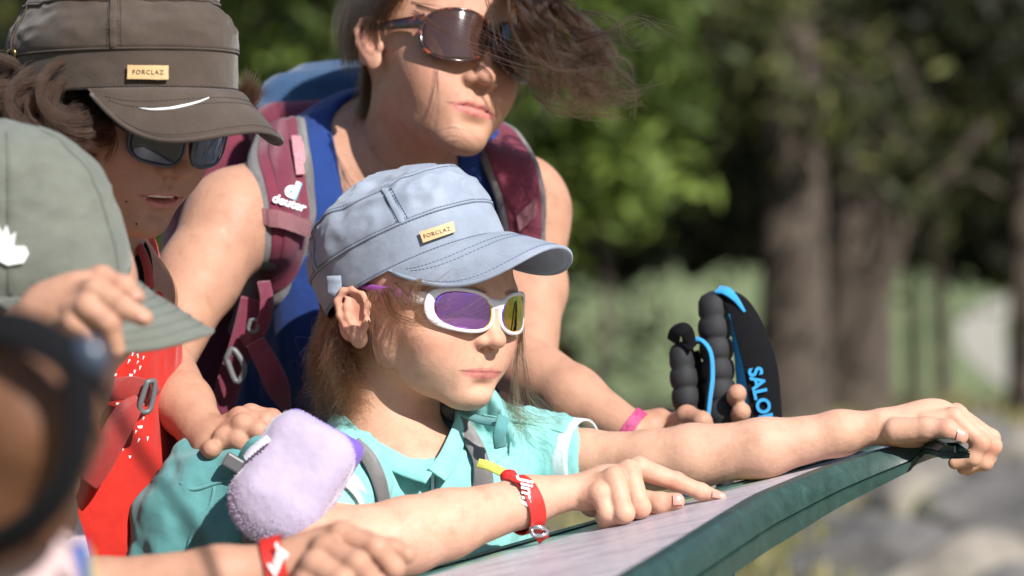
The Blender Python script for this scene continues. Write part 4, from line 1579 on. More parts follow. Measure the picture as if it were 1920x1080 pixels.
# brows
def brow(H, sx, n=150):
    out = []
    for i in range(n):
        t = rng.random()
        x = sx * (1.0 + 3.9 * t); z = 1.75 + .55 * math.sin(t * 2.4) - .25 * t + rng.normal(0, .16)
        y = 10.3 - .02 * abs(x) ** 2.4
        p = H.w((x, y, z))
        d = H.A @ np.array((sx * (.75 + .3 * t), -.2 - .3 * t, .35 - .6 * t + rng.normal(0, .2)))
        out.append((p, unit(d)))
    return out


def add_brow(name, H, bvh, m, parent):
    S = []
    for sx in (1, -1):
        for p, d in brow(H, sx):
            q, nn = near(bvh, p, .0003)
            S.append(np.array([q, q + d * .003 + nn * .0008, q + d * .006 + nn * .0008]))
    return hair(name, S, .00007, .00002, m, parent)


add_brow("eyebrows", HG, g_bvh, H_BROW, girl)


# cap
def tilt_axes(A, pitch, roll=0.0, yaw=0.0):
    p, r, y = R(pitch), R(roll), R(yaw)
    X = np.array(((1, 0, 0), (0, math.cos(p), -math.sin(p)), (0, math.sin(p), math.cos(p))))
    Y = np.array(((math.cos(r), 0, math.sin(r)), (0, 1, 0), (-math.sin(r), 0, math.cos(r))))
    Z = np.array(((math.cos(y), -math.sin(y), 0), (math.sin(y), math.cos(y), 0), (0, 0, 1)))
    return A @ Z @ X @ Y


def cadet_details(C, root, m, thread, brim_o, crown_o, seams=(52, 118), lower=.25):
    """seams, stitch rows, eyelet button"""
    S = []
    tb = C.t_at(C.band)
    for t in (tb - .012, tb + .014):
        S += dashes(C.line(0, 2 * math.pi, t, .06, 400), .0022, .0012)
    S += dashes(C.line(0, 2 * math.pi, C.t_at(lower), .06, 400), .0022, .0012)
    td = C.t_at(C.h * .99)
    for t in (td - .012, td + .015):
        S += dashes(C.line(0, 2 * math.pi, t, .07, 400), .0022, .0012)
    for sg in seams:
        for s in (sg, -sg):
            for d in (-3.2, -1.8, 1.8, 3.2):
                S += dashes(C.line(R(s + d), R(s + d), np.linspace(tb + .02, td - .02, 60), .07, 60), .0022, .0012)
    for v in (.34, .46, .93):
        S += dashes(C.brim_line(v, -.9, .9), .0024, .0014)
    capsules("stitching", S, .0004, thread, root, 4)['kind'] = 'stuff'
    tube("band_seam", C.line(0, 2 * math.pi, tb, .05, 160)[:-1], .0011, m, root, 6, closed=True)
    tube("crown_seam", C.line(0, 2 * math.pi, td, .04, 160)[:-1], .0013, m, root, 6, closed=True)
    for sg in seams:
        for s in (sg, -sg):
            strip("side_seam", C.line(R(s), R(s), np.linspace(tb, td, 30), .03, 30), C.line(R(s), R(s), np.linspace(tb, td, 30), 1, 30) - C.w((0, 0, C.h * .4)), .0075, .0016, m, root, 30)
    tube("brim_edge", C.brim_line(1.0, -.99, .99, -.12), .0021, m, root, 8)


CG = Cap(HG.w((0, -.8, 2.1)), tilt_axes(HG.A, 29, 8), 1.0, 7.6, 9.85, 3.5, 8.7, seed=3.1, taper=.05, lean=-.8, dome=2.1, disc=.62, wr=1.45)
cap1 = empty("cap", CG.w((0, 0, 0)), "washed blue cotton cap with tan leather patch on the girl's head", "cap", "caps worn by the children")
cg_crown = CG.crown("crown", M_CAP_BLUE, cap1)
cg_brim = CG.brim("brim", M_CAP_BLUE, cap1, L=6.1, droop=.62, arch=3.2, th_max=R(72))
cadet_details(CG, cap1, M_CAP_BLUE, M_THREAD_BLUE, cg_brim, cg_crown)
cg_bvh = bvh_of(cg_crown)
lab = patch("patch", cg_bvh, [(787, 437), (848, 418), (852, 437), (794, 457)], M_LEATHER, cap1, .0028, .0016)
c0, n0 = on(cg_bvh, 819, 438, .003)
lettering("lettering", "FORCLAZ", c0, P(848, 418, 2.6) - P(787, 437, 2.6), (0, 0, 1), .0050, M_PRINT, cap1, thick=.0002, space=1.2, bvh=bvh_of(lab), lift=.0003)
sp_ = []
for q in ((632, 516), (634, 536), (634, 556), (628, 584)):
    h_, _n = on(cg_bvh, q[0], q[1], .004)
    if h_ is None: h_ = P(q[0], q[1], sp_[-1][1] + .003 if sp_ else 2.69)
    sp_.append(h_)
strip("strap_end", sp_, [unit((-.35, -1, .1))] * 4, .0135, .003, M_CAP_BLUE, cap1, 24)

ol = superell(3.0, 1.68, 2.4, skew=.05)
glasses1, _, _ = sunglasses("sunglasses", HG, "white children's sunglasses with violet mirror lenses on the girl", None, -.05, 3.68, ol, 9.6, 10.05,
           lambda x, y: (.40 + .65 * max(0, x) ** 3, .2), M_WHITE_PLASTIC, M_LENS_VIOLET, M_WHITE_PLASTIC, tilt=.1, bridge=(.8, .75, (.55, .4, .3)), tz=.7, tip_m=M_PURPLE, temple_r=(.55, .18), bulge=.5, temple_to=(7.35, -1.5, 1.0))

# shirt
b = Blob(.03)
b.ell(P(800, 975, 2.75), (.098, .088, .15), k=.03)
b.ell(P(770, 1200, 2.76), (.105, .10, .16), k=.04)
b.cone(P(690, 885, 2.70), P(632, 905, 2.63), .043, .040, k=.03)
b.cone(P(632, 905, 2.63), P(606, 955, 2.565), .040, .037, k=.015)
b.cone(P(845, 862, 2.80), P(985, 850, 2.80), .042, .041, k=.035)
b.cone(P(985, 850, 2.80), P(1080, 858, 2.774), .041, .0355, k=.015)
b.cone(P(722, 850, 2.75), P(735, 880, 2.76), .054, .075, k=.02)
b.cone(P(748, 850, 2.735), P(758, 875, 2.722), .0585, .061, k=.014)
cp_ = [P(640, 797, 2.70), P(808, 886, 2.645), P(862, 782, 2.78)]
cn_ = unit(np.cross(cp_[1] - cp_[0], cp_[2] - cp_[0])); cn_ = cn_ if cn_[2] > 0 else -cn_
ce1 = unit(cp_[1] - cp_[0]); ce2 = np.cross(cn_, ce1)
b.rbox((cp_[0] + cp_[1] + cp_[2]) / 3 + ce2 * .006 + cn_ * .09, (.074, .068, .09), .004, axes=np.stack([ce1, ce2, cn_], 1), k=.003, op='s')
b.cone(P(735, 740, 2.75), P(757, 872, 2.722), .0525, .0525, k=.003, op='s')
b.rbox(P(1083, 858, 2.77) + np.array((.0605, 0, 0)), (.06, .09, .09), .004, k=.002, op='s')
me = b.mesh("shirt", .0024)
displace(me, lambda V: .0055 * fbm(V * np.array((38, 30, 20)) + 2, 3) + .0045 * np.abs(fbm(V * np.array((60, 60, 26)) + 9, 2)))
g_shirt = link("shirt", me, M_TEAL, girl)
gs_bvh = bvh_of(g_shirt)


def cuff(name, a, b_, r0, r1, m, parent, seg=40):
    a, b_ = np.asarray(a), np.asarray(b_)
    t = unit(b_ - a); u = unit(np.cross(t, (0, 1, .2))); v = np.cross(t, u)
    A = np.array([[a + (b_ - a) * s + (r0 + (r1 - r0) * s) * (math.cos(x) * u + math.sin(x) * v) for s in np.linspace(0, 1, 5)] for x in np.linspace(0, 2 * math.pi, seg, endpoint=False)])
    o = solid_grid(name, A, .002, m, parent, closed_u=True)
    bm = bmesh.new(); bm.from_mesh(o.data); bmesh.ops.recalc_face_normals(bm, faces=bm.faces); bm.to_mesh(o.data); bm.free()
    return o


cuff("cuff", P(1066, 857, 2.778), P(1096, 859, 2.77), .0375, .0365, M_WHITE_CUFF, girl)
cuff("cuff", P(610, 945, 2.577), P(600, 972, 2.542), .0385, .038, M_WHITE_CUFF, girl)


def surf_path(bvh, px, off):
    pts, ns = [], []
    for q in px:
        p, n = on(bvh, q[0], q[1], off)
        if p is not None: pts.append(p); ns.append(n)
    return np.array(pts), np.array(ns)


def collar(pts):
    pts = np.array(pts); c_ = P(752, 830, 2.735)
    ns = [unit(unit((p - c_) * np.array((1, 1, 0))) + np.array((0, 0, .55))) for p in pts]
    strip("collar", pts, ns, .019, .0032, M_TEAL, girl, 40, .4)


collar([P(636, 796, 2.715), P(668, 826, 2.678), P(714, 852, 2.658), P(764, 877, 2.648), P(807, 892, 2.640)])
collar([P(818, 891, 2.640), P(842, 858, 2.664), P(862, 806, 2.722), P(862, 778, 2.77)])
pz, nz = surf_path(gs_bvh, [(812, 888), (812, 910), (811, 935), (810, 960)], .001)
strip("zip", pz, nz, .006, .002, M_TEAL_DARK, girl, 20)
tube("zip_pull", [pz[0] + nz[0] * .003, pz[1] + nz[1] * .005, pz[1] * .3 + pz[2] * .7 + nz[2] * .004], .0014, M_WHITE_PLASTIC, girl, 8, n=8)

for px in ([(968, 792), (958, 830), (955, 880)], [(700, 838), (668, 872), (650, 915)], [(905, 778), (950, 786), (1000, 796), (1060, 812)]):
    p_, n_ = surf_path(gs_bvh, px, .0002)
    if len(p_) > 2: tube("seam", p_, .0010, M_TEAL, girl, 6, n=30)

# trousers and shoes, below the frame
def legs(name_root, hip_l, hip_r, foot_l, foot_r, r0, m, shoe_m):
    b = Blob(.03)
    hl, hr, fl_, fr_ = map(np.asarray, (hip_l, hip_r, foot_l, foot_r))
    b.cone(hl, hr, r0 * 1.25, r0 * 1.25)
    for h_, f_ in ((hl, fl_), (hr, fr_)):
        kn = h_ * .5 + f_ * .5 + np.array((.01, -.01, 0))
        b.chain([h_, kn, f_ + np.array((0, 0, .06))], [r0, r0 * .72, r0 * .6])
    link("trousers", b.mesh("trousers", .008), m, name_root)
    for f_ in (fl_, fr_):
        b = Blob(.02)
        b.cone(f_ + np.array((-.03, 0, .03)), f_ + np.array((.08, -.05, .025)), .035, .03)
        link("shoe", b.mesh("shoe", .006), shoe_m, name_root)


M_TROUSER = cloth("grey_trouser_cotton", srgb(84, 88, 96), weave=1500)
M_SHOE = plain("brown_shoe", srgb(92, 74, 60), .7)
gp = P(770, 1250, 2.76)
legs(girl, gp + np.array((-.04, -.05, -.12)), gp + np.array((.04, .05, -.12)), (gp[0] - .06, 2.70, 0), (gp[0] + .06, 2.82, 0), .075, M_TROUSER, M_SHOE)

# hair: falls from under the cap behind the ear, wisps over temple and glasses, long strands at the far cheek
def HW(x, y, z): return HG.w((x, y, z))


G = []
for i in range(64):
    t = i / 63
    a = P(640 - 30 * t + rng.normal(0, 5), 590 - 30 * t + 20 * rng.random(), 2.72 + .10 * t)
    bt = P(655 - 50 * t + rng.normal(0, 22), 770 + rng.normal(0, 18), 2.70 + .10 * t)
    mid = P(635 - 35 * t + rng.normal(0, 12), 680 + rng.normal(0, 10), 2.69 + .11 * t)
    G.append([a, mid, bt])
for i in range(8):
    G.append([P(645 + 2 * i * rng.random(), 625 + rng.normal(0, 8), 2.735), P(648 + rng.normal(0, 10), 700, 2.70), P(666 + rng.normal(0, 22), 765 + rng.normal(0, 14), 2.69)])
S = locks(G, 46, .0019, 26, curl=.009, freq=2.7, jit=.006)
# temple hair, from under the cap edge towards the ear and glasses
G2 = []
for i in range(24):
    t = i / 23
    a = P(690 + 100 * t, 548 - 26 * t, 2.655 - .01 * t)
    G2.append([a, P(698 + 82 * t + rng.normal(0, 6), 575 - 10 * t, 2.645 - .01 * t), P(715 + 60 * t + rng.normal(0, 14), 612 + rng.normal(0, 16), 2.645)])
S += locks(G2, 16, .0019, 18, curl=.003, freq=1.5, jit=.005)
G3 = [[P(720, 545, 2.64), P(742, 590, 2.615), P(800, 606, 2.59), P(860, 590, 2.575), P(925, 548, 2.585)],
      [P(715, 550, 2.64), P(745, 600, 2.61), P(820, 606, 2.58), P(880, 588, 2.57), P(935, 560, 2.58)],
      [P(730, 540, 2.64), P(760, 570, 2.60), P(820, 575, 2.575), P(890, 545, 2.575)],
      [P(700, 560, 2.65), P(700, 640, 2.64), P(720, 690, 2.63), P(765, 668, 2.61)],
      [P(690, 600, 2.66), P(712, 660, 2.64), P(722, 700, 2.635), P(700, 720, 2.65)],
      [P(740, 530, 2.63), P(800, 530, 2.60), P(850, 505, 2.59), P(868, 520, 2.59)],
      [P(740, 530, 2.63), P(780, 560, 2.60), P(810, 540, 2.59), P(850, 515, 2.59)]]
S += locks(G3, 12, .0018, 30, curl=.002, freq=1.2, jit=.004)
G4 = [[P(978, 600, 2.74), P(970, 680, 2.74), P(973, 760, 2.72), P(985, 815, 2.70)],
      [P(978, 600, 2.74), P(982, 680, 2.74), P(1000, 750, 2.72), P(1060, 800, 2.72), P(1095, 822, 2.70)],
      [P(978, 600, 2.74), P(967, 700, 2.74), P(975, 800, 2.72), P(982, 850, 2.70)],
      [P(940, 740, 2.78), P(960, 765, 2.76), P(1000, 790, 2.74), P(1060, 805, 2.72)],
      [P(935, 740, 2.78), P(945, 770, 2.76), P(975, 790, 2.74), P(1030, 815, 2.72)]]
S += locks(G4[:3], 26, .0022, 30, curl=.003, freq=1.0, jit=.004)
S += locks(G4[3:], 60, .005, 30, curl=.004, freq=1.2, jit=.006)
hair("hair", S, .00014, .00004, H_GIRL, girl)

# down on the forearms
V = verts_of(g_body)[n_head:]; N = np.empty(len(g_body.vertices) * 3, np.float32); g_body.vertices.foreach_get("normal", N); N = N.reshape(-1, 3)[n_head:]
wx = V[:, 0] / V[:, 1] / K + 960
ok_ = np.nonzero((wx < 1640) & (wx > 640) & ~((wx > 960) & (V[:, 1] < 2.66)))[0]
S = []
for i in rng.choice(ok_, 2600):
    d = unit(N[i] * .55 + np.array((.8, 0, -.1)) + rng.normal(0, .25, 3)); L = rng.uniform(.003, .007)
    S.append(np.array([V[i], V[i] + d * L * .5 + N[i] * .0004, V[i] + d * L - N[i] * .0004]))
hair("arm_down", S, .000035, .000012, hair_mat("fair_down", (.35, .22, .13)), girl)
# ------------------------------------------------------------------ things the girl wears and carries
def band(name, c, axis, rx, rz, width, m, label, cat, group, up=(0, 0, 1), th=.0012, wav=.0):
    """a flat band round a wrist"""
    root = empty(name, c, label, cat, group)
    t = unit(axis); v = unit(np.asarray(up) - (np.asarray(up) @ t) * t); u = np.cross(t, v)
    A = np.array([[np.asarray(c) + t * (s + wav * math.sin(x)) + u * rx * math.cos(x) + v * rz * math.sin(x) for s in np.linspace(-width / 2, width / 2, 5)] for x in np.linspace(0, 2 * math.pi, 56, endpoint=False)])
    o = solid_grid("band", A, th, m, root, closed_u=True)
    md = o.modifiers.new("edge", 'EDGE_SPLIT'); md.split_angle = R(40)
    bm = bmesh.new(); bm.from_mesh(o.data); bmesh.ops.recalc_face_normals(bm, faces=bm.faces); bm.to_mesh(o.data); bm.free()
    return root, o


wc = P(978, 947, 2.585)
wax = P(1030, 930, 2.605) - P(940, 956, 2.575)
wb, wbo = band("wristband", wc, wax, .0215, .0245, .0165, M_BAND_RED, "red fabric wristband with white script on the girl's pointing arm", "wristband", "red wristbands", up=(-.28, 0, 1), wav=-.002)
wb_bvh = bvh_of(wbo)
cq = None
for qx in range(980, 1012, 3):
    cq, nq = on(wb_bvh, qx, 922, .0004)
    if cq is not None and on(wb_bvh, qx + 8, 922)[0] is not None:
        cq = on(wb_bvh, qx + 8, 922, .0004)[0]; break
if cq is not None:
    lettering("lettering", "Jimy", cq, P(986, 940, 2.5) - P(982, 895, 2.5), P(1010, 915, 2.5) - P(965, 922, 2.5), .0150, M_WHITE_THREAD, wb, shear=.3, bold=.0004, lift=.0010, thick=.0008)
tube("clasp", [P(996, 990, 2.57), P(1012, 988, 2.57), P(1026, 994, 2.575), P(1018, 1003, 2.575), P(1000, 1002, 2.57)], .0022, M_STEEL, wb, 8, closed=True, n=24)
strip("band_end", [P(1000, 985, 2.575), P(1012, 1000, 2.575), P(1020, 1012, 2.58)], [(0, -1, .2)] * 3, .011, .0014, M_BAND_RED, wb, 10)

# backpack on her back
bag = empty("backpack", P(420, 1075, 2.80), "teal child's backpack on the girl's back with grey mesh straps", "backpack", "backpacks")
fa = HG.A[:, 1] * np.array((1, 1, 0)); fa = unit(fa); ra = unit(np.cross(fa, (0, 0, 1)))
bx = np.array((.93, -.36, 0)); by = np.array((.36, .93, 0))
tz_ = unit(np.array((.22, 0, 1)))
axb = np.stack([unit(np.cross(by, tz_)), by, tz_], 1)
b = Blob(.02)
b.rbox(P(455, 1005, 2.72), (.058, .10, .085), .03, axes=axb)
b.rbox(P(420, 1120, 2.72), (.07, .105, .09), .03, axes=axb, k=.02)
b.rbox(P(398, 892, 2.68), (.024, .05, .018), .012, axes=axb, k=.012)
b.cone(P(352, 896, 2.64), P(458, 862, 2.64), .017, .017, k=.015)
b.rbox(P(345, 1010, 2.68), (.02, .06, .05), .018, axes=axb, k=.02)
me = b.mesh("bag", .003)
displace(me, lambda V: .007 * fbm(V * 26 + 3, 3) - .008 * np.abs(fbm(V * np.array((30, 30, 16)) + 7, 2)))
bag_o = link("bag", me, M_TEAL_DARK, bag)
bb = bvh_of(bag_o)
for px in ([(338, 905), (360, 918), (400, 908), (455, 892)], [(345, 1060), (360, 1000), (392, 950), (402, 912)]):
    p_, n_ = surf_path(bb, px, .0005)
    if len(p_) > 2: tube("seam", p_ - n_ * .001, .0016, M_TEAL_DARK, bag, 6, n=24)
p_, n_ = surf_path(gs_bvh, [(862, 800), (886, 842), (899, 880), (905, 925), (903, 985)], .005)
p_ = np.vstack([P(826, 742, 2.80), P(842, 770, 2.755), p_]); n_ = np.vstack([n_[:1], n_[:1], n_])
strip("shoulder_strap", p_, n_, [.019] * len(p_), .006, M_GREY_MESH, bag, 50, .4)
p_, n_ = surf_path(gs_bvh, [(660, 838), (684, 862), (702, 900), (712, 945)], .005)
strip("shoulder_strap", p_, n_, [.017] * len(p_), .006, M_GREY_MESH, bag, 40, .4)
p_, n_ = surf_path(gs_bvh, [(868, 772), (900, 790), (935, 812), (952, 830)], .006)
strip("webbing_loop", [P(944, 783, 2.665), P(940, 800, 2.655), P(936, 818, 2.655), P(938, 838, 2.66)], [(0.2, -1, .1)] * 4, .0115, .004, M_TEAL_DARK, bag, 24)
strip("strap_edge", [P(862, 770, 2.72), P(895, 786, 2.69), P(930, 792, 2.672), P(950, 790, 2.67)], [(0, -1, .5)] * 4, .008, .003, M_TEAL_DARK, bag, 24)
M_YEL = cloth("yellow_ribbon", srgb(236, 232, 110), weave=900)
M_REDK = plain("red_knot", srgb(200, 20, 24), .7, bscale=500, bump=.6)
strip("ribbon", [P(896, 868, 2.63), P(918, 874, 2.622), P(944, 886, 2.615)], [(0, -1, .3)] * 3, .0085, .002, M_YEL, bag, 20)
b = Blob(.003)
for i in range(9):
    b.ell(P(956 + rng.normal(0, 6), 890 + rng.normal(0, 5), 2.612), (.0035,) * 3)
link("knot", b.mesh("knot", .0009), M_REDK, bag)
strip("side_strap", [P(472, 940, 2.60), P(476, 985, 2.595), P(478, 1040, 2.595)], [(0, -1, 0)] * 3, .021, .006, M_GREY_MESH, bag, 20)
strip("top_loop", [P(452, 876, 2.61), P(464, 850, 2.60), P(476, 834, 2.595), P(492, 828, 2.595)], [(0, -1, .4)] * 4, .013, .003, M_TEAL_DARK, bag, 24)
box("buckle", P(438, 868, 2.605), ((1, 0, -.6), (0, 1, 0), (.6, 0, 1)), (.018, .008, .013), M_GREY_PL, bag, .002)

# fleece pouch clipped to the strap
ac = P(552, 892, 2.52)
a1 = unit(P(640, 775 + 100, 2.55) - P(460, 900 - 20, 2.57)); a1 = unit(P(650, 868, 2.565) - P(458, 905, 2.56))
a3 = unit(P(560, 790, 2.57) - P(540, 1000, 2.54))
long_ax = unit(P(610, 800, 2.575) - P(495, 985, 2.54)); short_ax = unit(P(640, 940, 2.55) - P(465, 845, 2.565)); short_ax = unit(short_ax - (short_ax @ long_ax) * long_ax)
nrm_ax = np.cross(long_ax, short_ax); nrm_ax = nrm_ax if nrm_ax[1] < 0 else -nrm_ax
pouch = empty("pouch", ac, "pale lilac fleece pouch hanging from the girl's backpack strap", "pouch")
b = Blob(.01)
axp = np.stack([long_ax, short_ax, nrm_ax], 1)
b.rbox(ac, (.050, .0405, .030), .024, axes=axp)
b.ell(ac - long_ax * .036, (.028, .036, .026), axes=axp, k=.012)
me = b.mesh("fleece", .0016)
displace(me, lambda V: .0015 * fbm(V * 45 + 3, 3) + .0003 * fbm(V * 260, 2) - .002 * np.exp(-np.sum((V - P(575, 962, 2.52)) ** 2, 1) / .007 ** 2))
po = link("fleece", me, M_LILAC, pouch)
# nap: short fibres, longer round the rim and the lower end
V = verts_of(me); N = np.empty(len(V) * 3, np.float32); me.vertices.foreach_get("normal", N); N = N.reshape(-1, 3)
sel = rng.choice(len(V), 9000)
S = []
for i in sel:
    q = (V[i] - ac) @ axp
    L = .0005 + .0007 * (abs(q[2]) < .018) + .0009 * max(0, min(1, (-q[0] - .02) / .03))
    if q[2] > .016 and (q[0] > -.03 or rng.random() < .6): continue
    d = unit(N[i] + rng.normal(0, .5, 3))
    S.append(np.array([V[i] - N[i] * .0005, V[i] + d * L * .6, V[i] + (d + rng.normal(0, .4, 3)) * L]))
H_LILAC = plain("lilac_fibre", srgb(188, 174, 196), .9, bump=0)
hair("nap", S, .00016, .00008, H_LILAC, pouch)
b = Blob(.01); b.rbox(ac + long_ax * .012 + short_ax * .000 - nrm_ax * .018, (.046, .038, .012), .010, axes=axp)
link("lining", b.mesh("lining", .002), M_PURPLE_CLOTH, pouch)
pb = bvh_of(po)
patch("tag", pb, [(463, 858), (506, 822), (512, 830), (468, 868)], plain("white_tag", srgb(226, 222, 236), .6), pouch, .004, .0015)
S = []
for i in range(7):
    q = np.array((470 + 5.2 * i, 860 - 4.3 * i)); p0, n0_ = on(pb, q[0], q[1], .0046)
    p1, _ = on(pb, q[0] + 4, q[1] + 4.5 + (i % 3), .0046)
    if p0 is not None and p1 is not None: S.append((p0, p1))
if S: capsules("tag_print", S, .0006, M_PRINT, pouch)
M_VIOLET = plain("violet_plastic", srgb(84, 40, 150), .2, coat=.5, bump=0)
tube("clip", [P(652, 900, 2.60), P(662, 915, 2.595), P(658, 948, 2.59)], [.0035, .0055, .004], M_VIOLET, pouch, 10, n=14)
b = Blob(.002)
for i in range(6): b.ell(P(645 + rng.normal(0, 4), 915 + rng.normal(0, 5), 2.595), (.0028,) * 3)
link("cord_knot", b.mesh("cord_knot", .0008), M_WHITE_THREAD, pouch)
# ------------------------------------------------------------------ the woman leaning over her
mum = empty("person", (P(740, 1080, 3.05)[0], 3.05, 0), "woman in a blue tank top leaning over the girl, hair blown across her face", "person", "family at the information board")
AM = head_axes(58, -13, 14)
HM = Head(P(903, 80, 2.90) - AM[:, 1] * .088, AM, .98, fz=.97, nose=1.0, full=.80, lip_y=-.1, mw=1.08)
b = Blob(.012)
HM.build(b, mouth=.05)
HM.ear(b, 1, flare=24, size=.88, dy=1.5, dz=1.4); HM.ear(b, -1, flare=16)
b.fr = (np.eye(3), np.zeros(3), 1.0)
mneck = P(752, 335, 3.02)
b.cone(HM.w((0, -2.4, -5.5)), mneck, .044, .050, k=.025)
m_parts = [b.mesh("body", .0018)]
n_head = len(m_parts[0].vertices)

# chest, shoulders, arms
SR, SL = P(432, 392, 2.93), P(985, 392, 3.05)
torso_ops = lambda b, e=0.0: (
    b.ell(P(735, 560, 3.06), (.150 + e, .095 + e, .21 + e), k=.05),
    b.ell(P(690, 900, 3.08), (.140 + e, .105 + e, .20 + e), k=.06),
    b.ell(P(660, 1150, 3.10), (.155 + e, .12 + e, .18 + e), k=.06),
    b.cone(P(660, 315, 3.06), P(476, 396, 2.96), .053 + e, .047 + e, k=.05),
    b.cone(P(820, 330, 3.06), P(960, 380, 3.06), .050 + e, .046 + e, k=.05),
    b.cone(mneck + np.array((0, .01, 0)), P(735, 480, 3.04), .058 + e, .105 + e, k=.05),
    b.ell(P(650, 640, 2.98), (.07 + e, .06 + e, .07 + e), k=.04),
    b.ell(P(820, 640, 3.0), (.07 + e, .06 + e, .07 + e), k=.04))
b = Blob(.03)
torso_ops(b)
b.ell(P(434, 420, 2.92), (.042, .047, .051), k=.03)
b.chain([P(430, 418, 2.92), P(372, 520, 2.88), P(300, 680, 2.80)], [.044, .038, .030], k=.02)
b.ell(P(1000, 400, 3.05), (.033, .043, .047), k=.03)
b.chain([P(998, 400, 3.05), P(1000, 540, 3.02), P(985, 690, 2.95)], [.033, .031, .031], k=.02)
m_parts.append(b.mesh("torso", .0035))
b = Blob(.012)
b.chain([P(300, 680, 2.80), P(345, 760, 2.72), P(398, 836, 2.655)], [.030, .026, .0195])
b.ell(P(425, 818, 2.66), (.022, .020, .017), k=.012)
# fingers laid over the bag's top
finger(b, [P(405, 838, 2.65), P(421, 822, 2.635), P(446, 824, 2.63), P(460, 838, 2.63)], [.0095, .0098, .0088, .007])
finger(b, [P(415, 815, 2.65), P(456, 798, 2.635), P(484, 808, 2.63), P(500, 822, 2.635)], [.0100, .0102, .0090, .007])
finger(b, [P(420, 800, 2.66), P(450, 785, 2.65), P(498, 792, 2.645), P(520, 806, 2.645)], [.0100, .0102, .009, .007])
finger(b, [P(430, 795, 2.67), P(470, 778, 2.67), P(510, 785, 2.665), P(530, 800, 2.66)], [.009, .0095, .0085, .007])
finger(b, [P(404, 855, 2.66), P(398, 848, 2.64), P(396, 842, 2.625)], [.0105, .010, .0085])
m_parts.append(b.mesh("forearm", .0018))
b = Blob(.012)
b.chain([P(985, 690, 2.95), P(1075, 745, 2.90), P(1190, 812, 2.86)], [.034, .029, .0185])
b.ell(P(1240, 800, 2.87), (.026, .016, .018), k=.012)
finger(b, [P(1255, 800, 2.87), P(1288, 780, 2.838), P(1316, 790, 2.818), P(1335, 822, 2.825)], [.010, .0100, .009, .0075])
finger(b, [P(1255, 810, 2.87), P(1290, 810, 2.835), P(1318, 822, 2.815), P(1335, 842, 2.825)], [.010, .0100, .009, .0075])
finger(b, [P(1260, 805, 2.88), P(1325, 800, 2.90), P(1382, 790, 2.875), P(1390, 772, 2.832)], [.011, .0105, .0100, .0092])
finger(b, [P(1250, 795, 2.89), P(1320, 770, 2.905), P(1376, 755, 2.875), P(1382, 738, 2.832)], [.0105, .0105, .0100, .0092])
finger(b, [P(1260, 815, 2.88), P(1325, 822, 2.90), P(1376, 815, 2.885), P(1386, 800, 2.862)], [.0105, .0105, .0098, .0085])
m_parts.append(b.mesh("forearm", .002))
me = join("body", m_parts)
HM.paint(me)
ml = np.zeros(len(me.vertices), np.float32); me.attributes['mouthline'].data.foreach_get('value', ml); ml[n_head:] = 0; me.attributes['mouthline'].data.foreach_set('value', ml)
lip32 = np.zeros(len(me.vertices), np.float32); me.attributes["lip"].data.foreach_get("value", lip32)
lip32[n_head:] = 0; me.attributes["lip"].data.foreach_set("value", lip32)
mum_body = link("body", me, SKIN_MUM, mum)
mb = bvh_of(mum_body)

# tank top
b = Blob(.03)
torso_ops(b, .0055)
b.cone(P(735, 235, 3.0), P(750, 335, 2.95), .060, .060, k=.006, op='s')
b.cone(P(755, 335, 2.93), P(760, 372, 2.90), .055, .050, k=.02, op='s')
b.ell(P(395, 420, 2.92), (.072, .11, .10), k=.008, op='s')
b.ell(P(1030, 400, 3.05), (.062, .10, .10), k=.008, op='s')
me = b.mesh("tank_top", .0035)
displace(me, lambda V: .004 * fbm(V * np.array((30, 24, 12)) + 2, 3))
tank = link("tank_top", me, M_BLUE_TANK, mum)
mt = bvh_of(tank, mum_body)
mp = P(660, 1250, 3.12)
legs(mum, mp + np.array((-.08, 0, -.02)), mp + np.array((.08, .02, -.02)), (mp[0] - .10, 3.15, 0), (mp[0] + .10, 3.22, 0), .10, M_TROUSER, M_SHOE)

# sunglasses
olx, oly = superell(3.35, 2.55, 2.25, skew=-.10)
sunglasses("sunglasses", HM, "tortoiseshell sunglasses with dark brown lenses on the woman", None, -.25, 3.65, (olx, oly), 9.6, 10.7,
           lambda x, y: (.26 + .26 * max(0, x) ** 2, .17), M_TORT, M_LENS_BROWN, M_TORT, tilt=.08, bridge=(.6, .75, (.34, .25)), tz=1.0, temple_r=(.6, .18))
# nose ring
p, n_ = on(mb, 929, 160, .0005)
if p is not None:
    box("nose_stud", p, ((1, 0, 0), (0, 1, 0), (0, 0, 1)), (.002, .002, .002), M_STEEL, mum, .0007)

# hair
def spl(*q): return [P(*x) for x in q]
G = []
# combed over the head, from the parting at the far side to the ear and nape
for i in range(30):
    t = i / 29
    a0 = HM.w((1.0 - 1.0 * t, 7.2 - 12 * t, 10.8 - .5 * t)); a1 = HM.w((5.2, 6.6 - 12.6 * t, 8.3 - .6 * t)); a2 = HM.w((7.6 - .8 * t, 4.6 - 11.5 * t, 4.4 - 1.5 * t)); a3 = HM.w((7.7 - 1.5 * t, 1.6 - 7 * t, 1.0 - 3.0 * t))
    G.append([a0, a1, a2, a3])
    a1 = HM.w((-5.2, 6.6 - 12.6 * t, 8.3)); a2 = HM.w((-7.7, 4.2 - 12 * t, 3.5)); a3 = HM.w((-7.6, 1 - 9 * t, -3.5))
    G.append([a0, a1, a2, a3])
S = locks(G, 150, .0065, 16, curl=.0015, freq=1.2, jit=.003)
# nape hair
G = [spl((700 + rng.normal(0, 6), 70, 2.98), (697 + rng.normal(0, 7), 150, 2.99), (686 + rng.normal(0, 8), 235 + rng.normal(0, 10), 3.0)) for i in range(10)]
S += locks(G, 90, .0045, 16, curl=.002, freq=1, jit=.004)
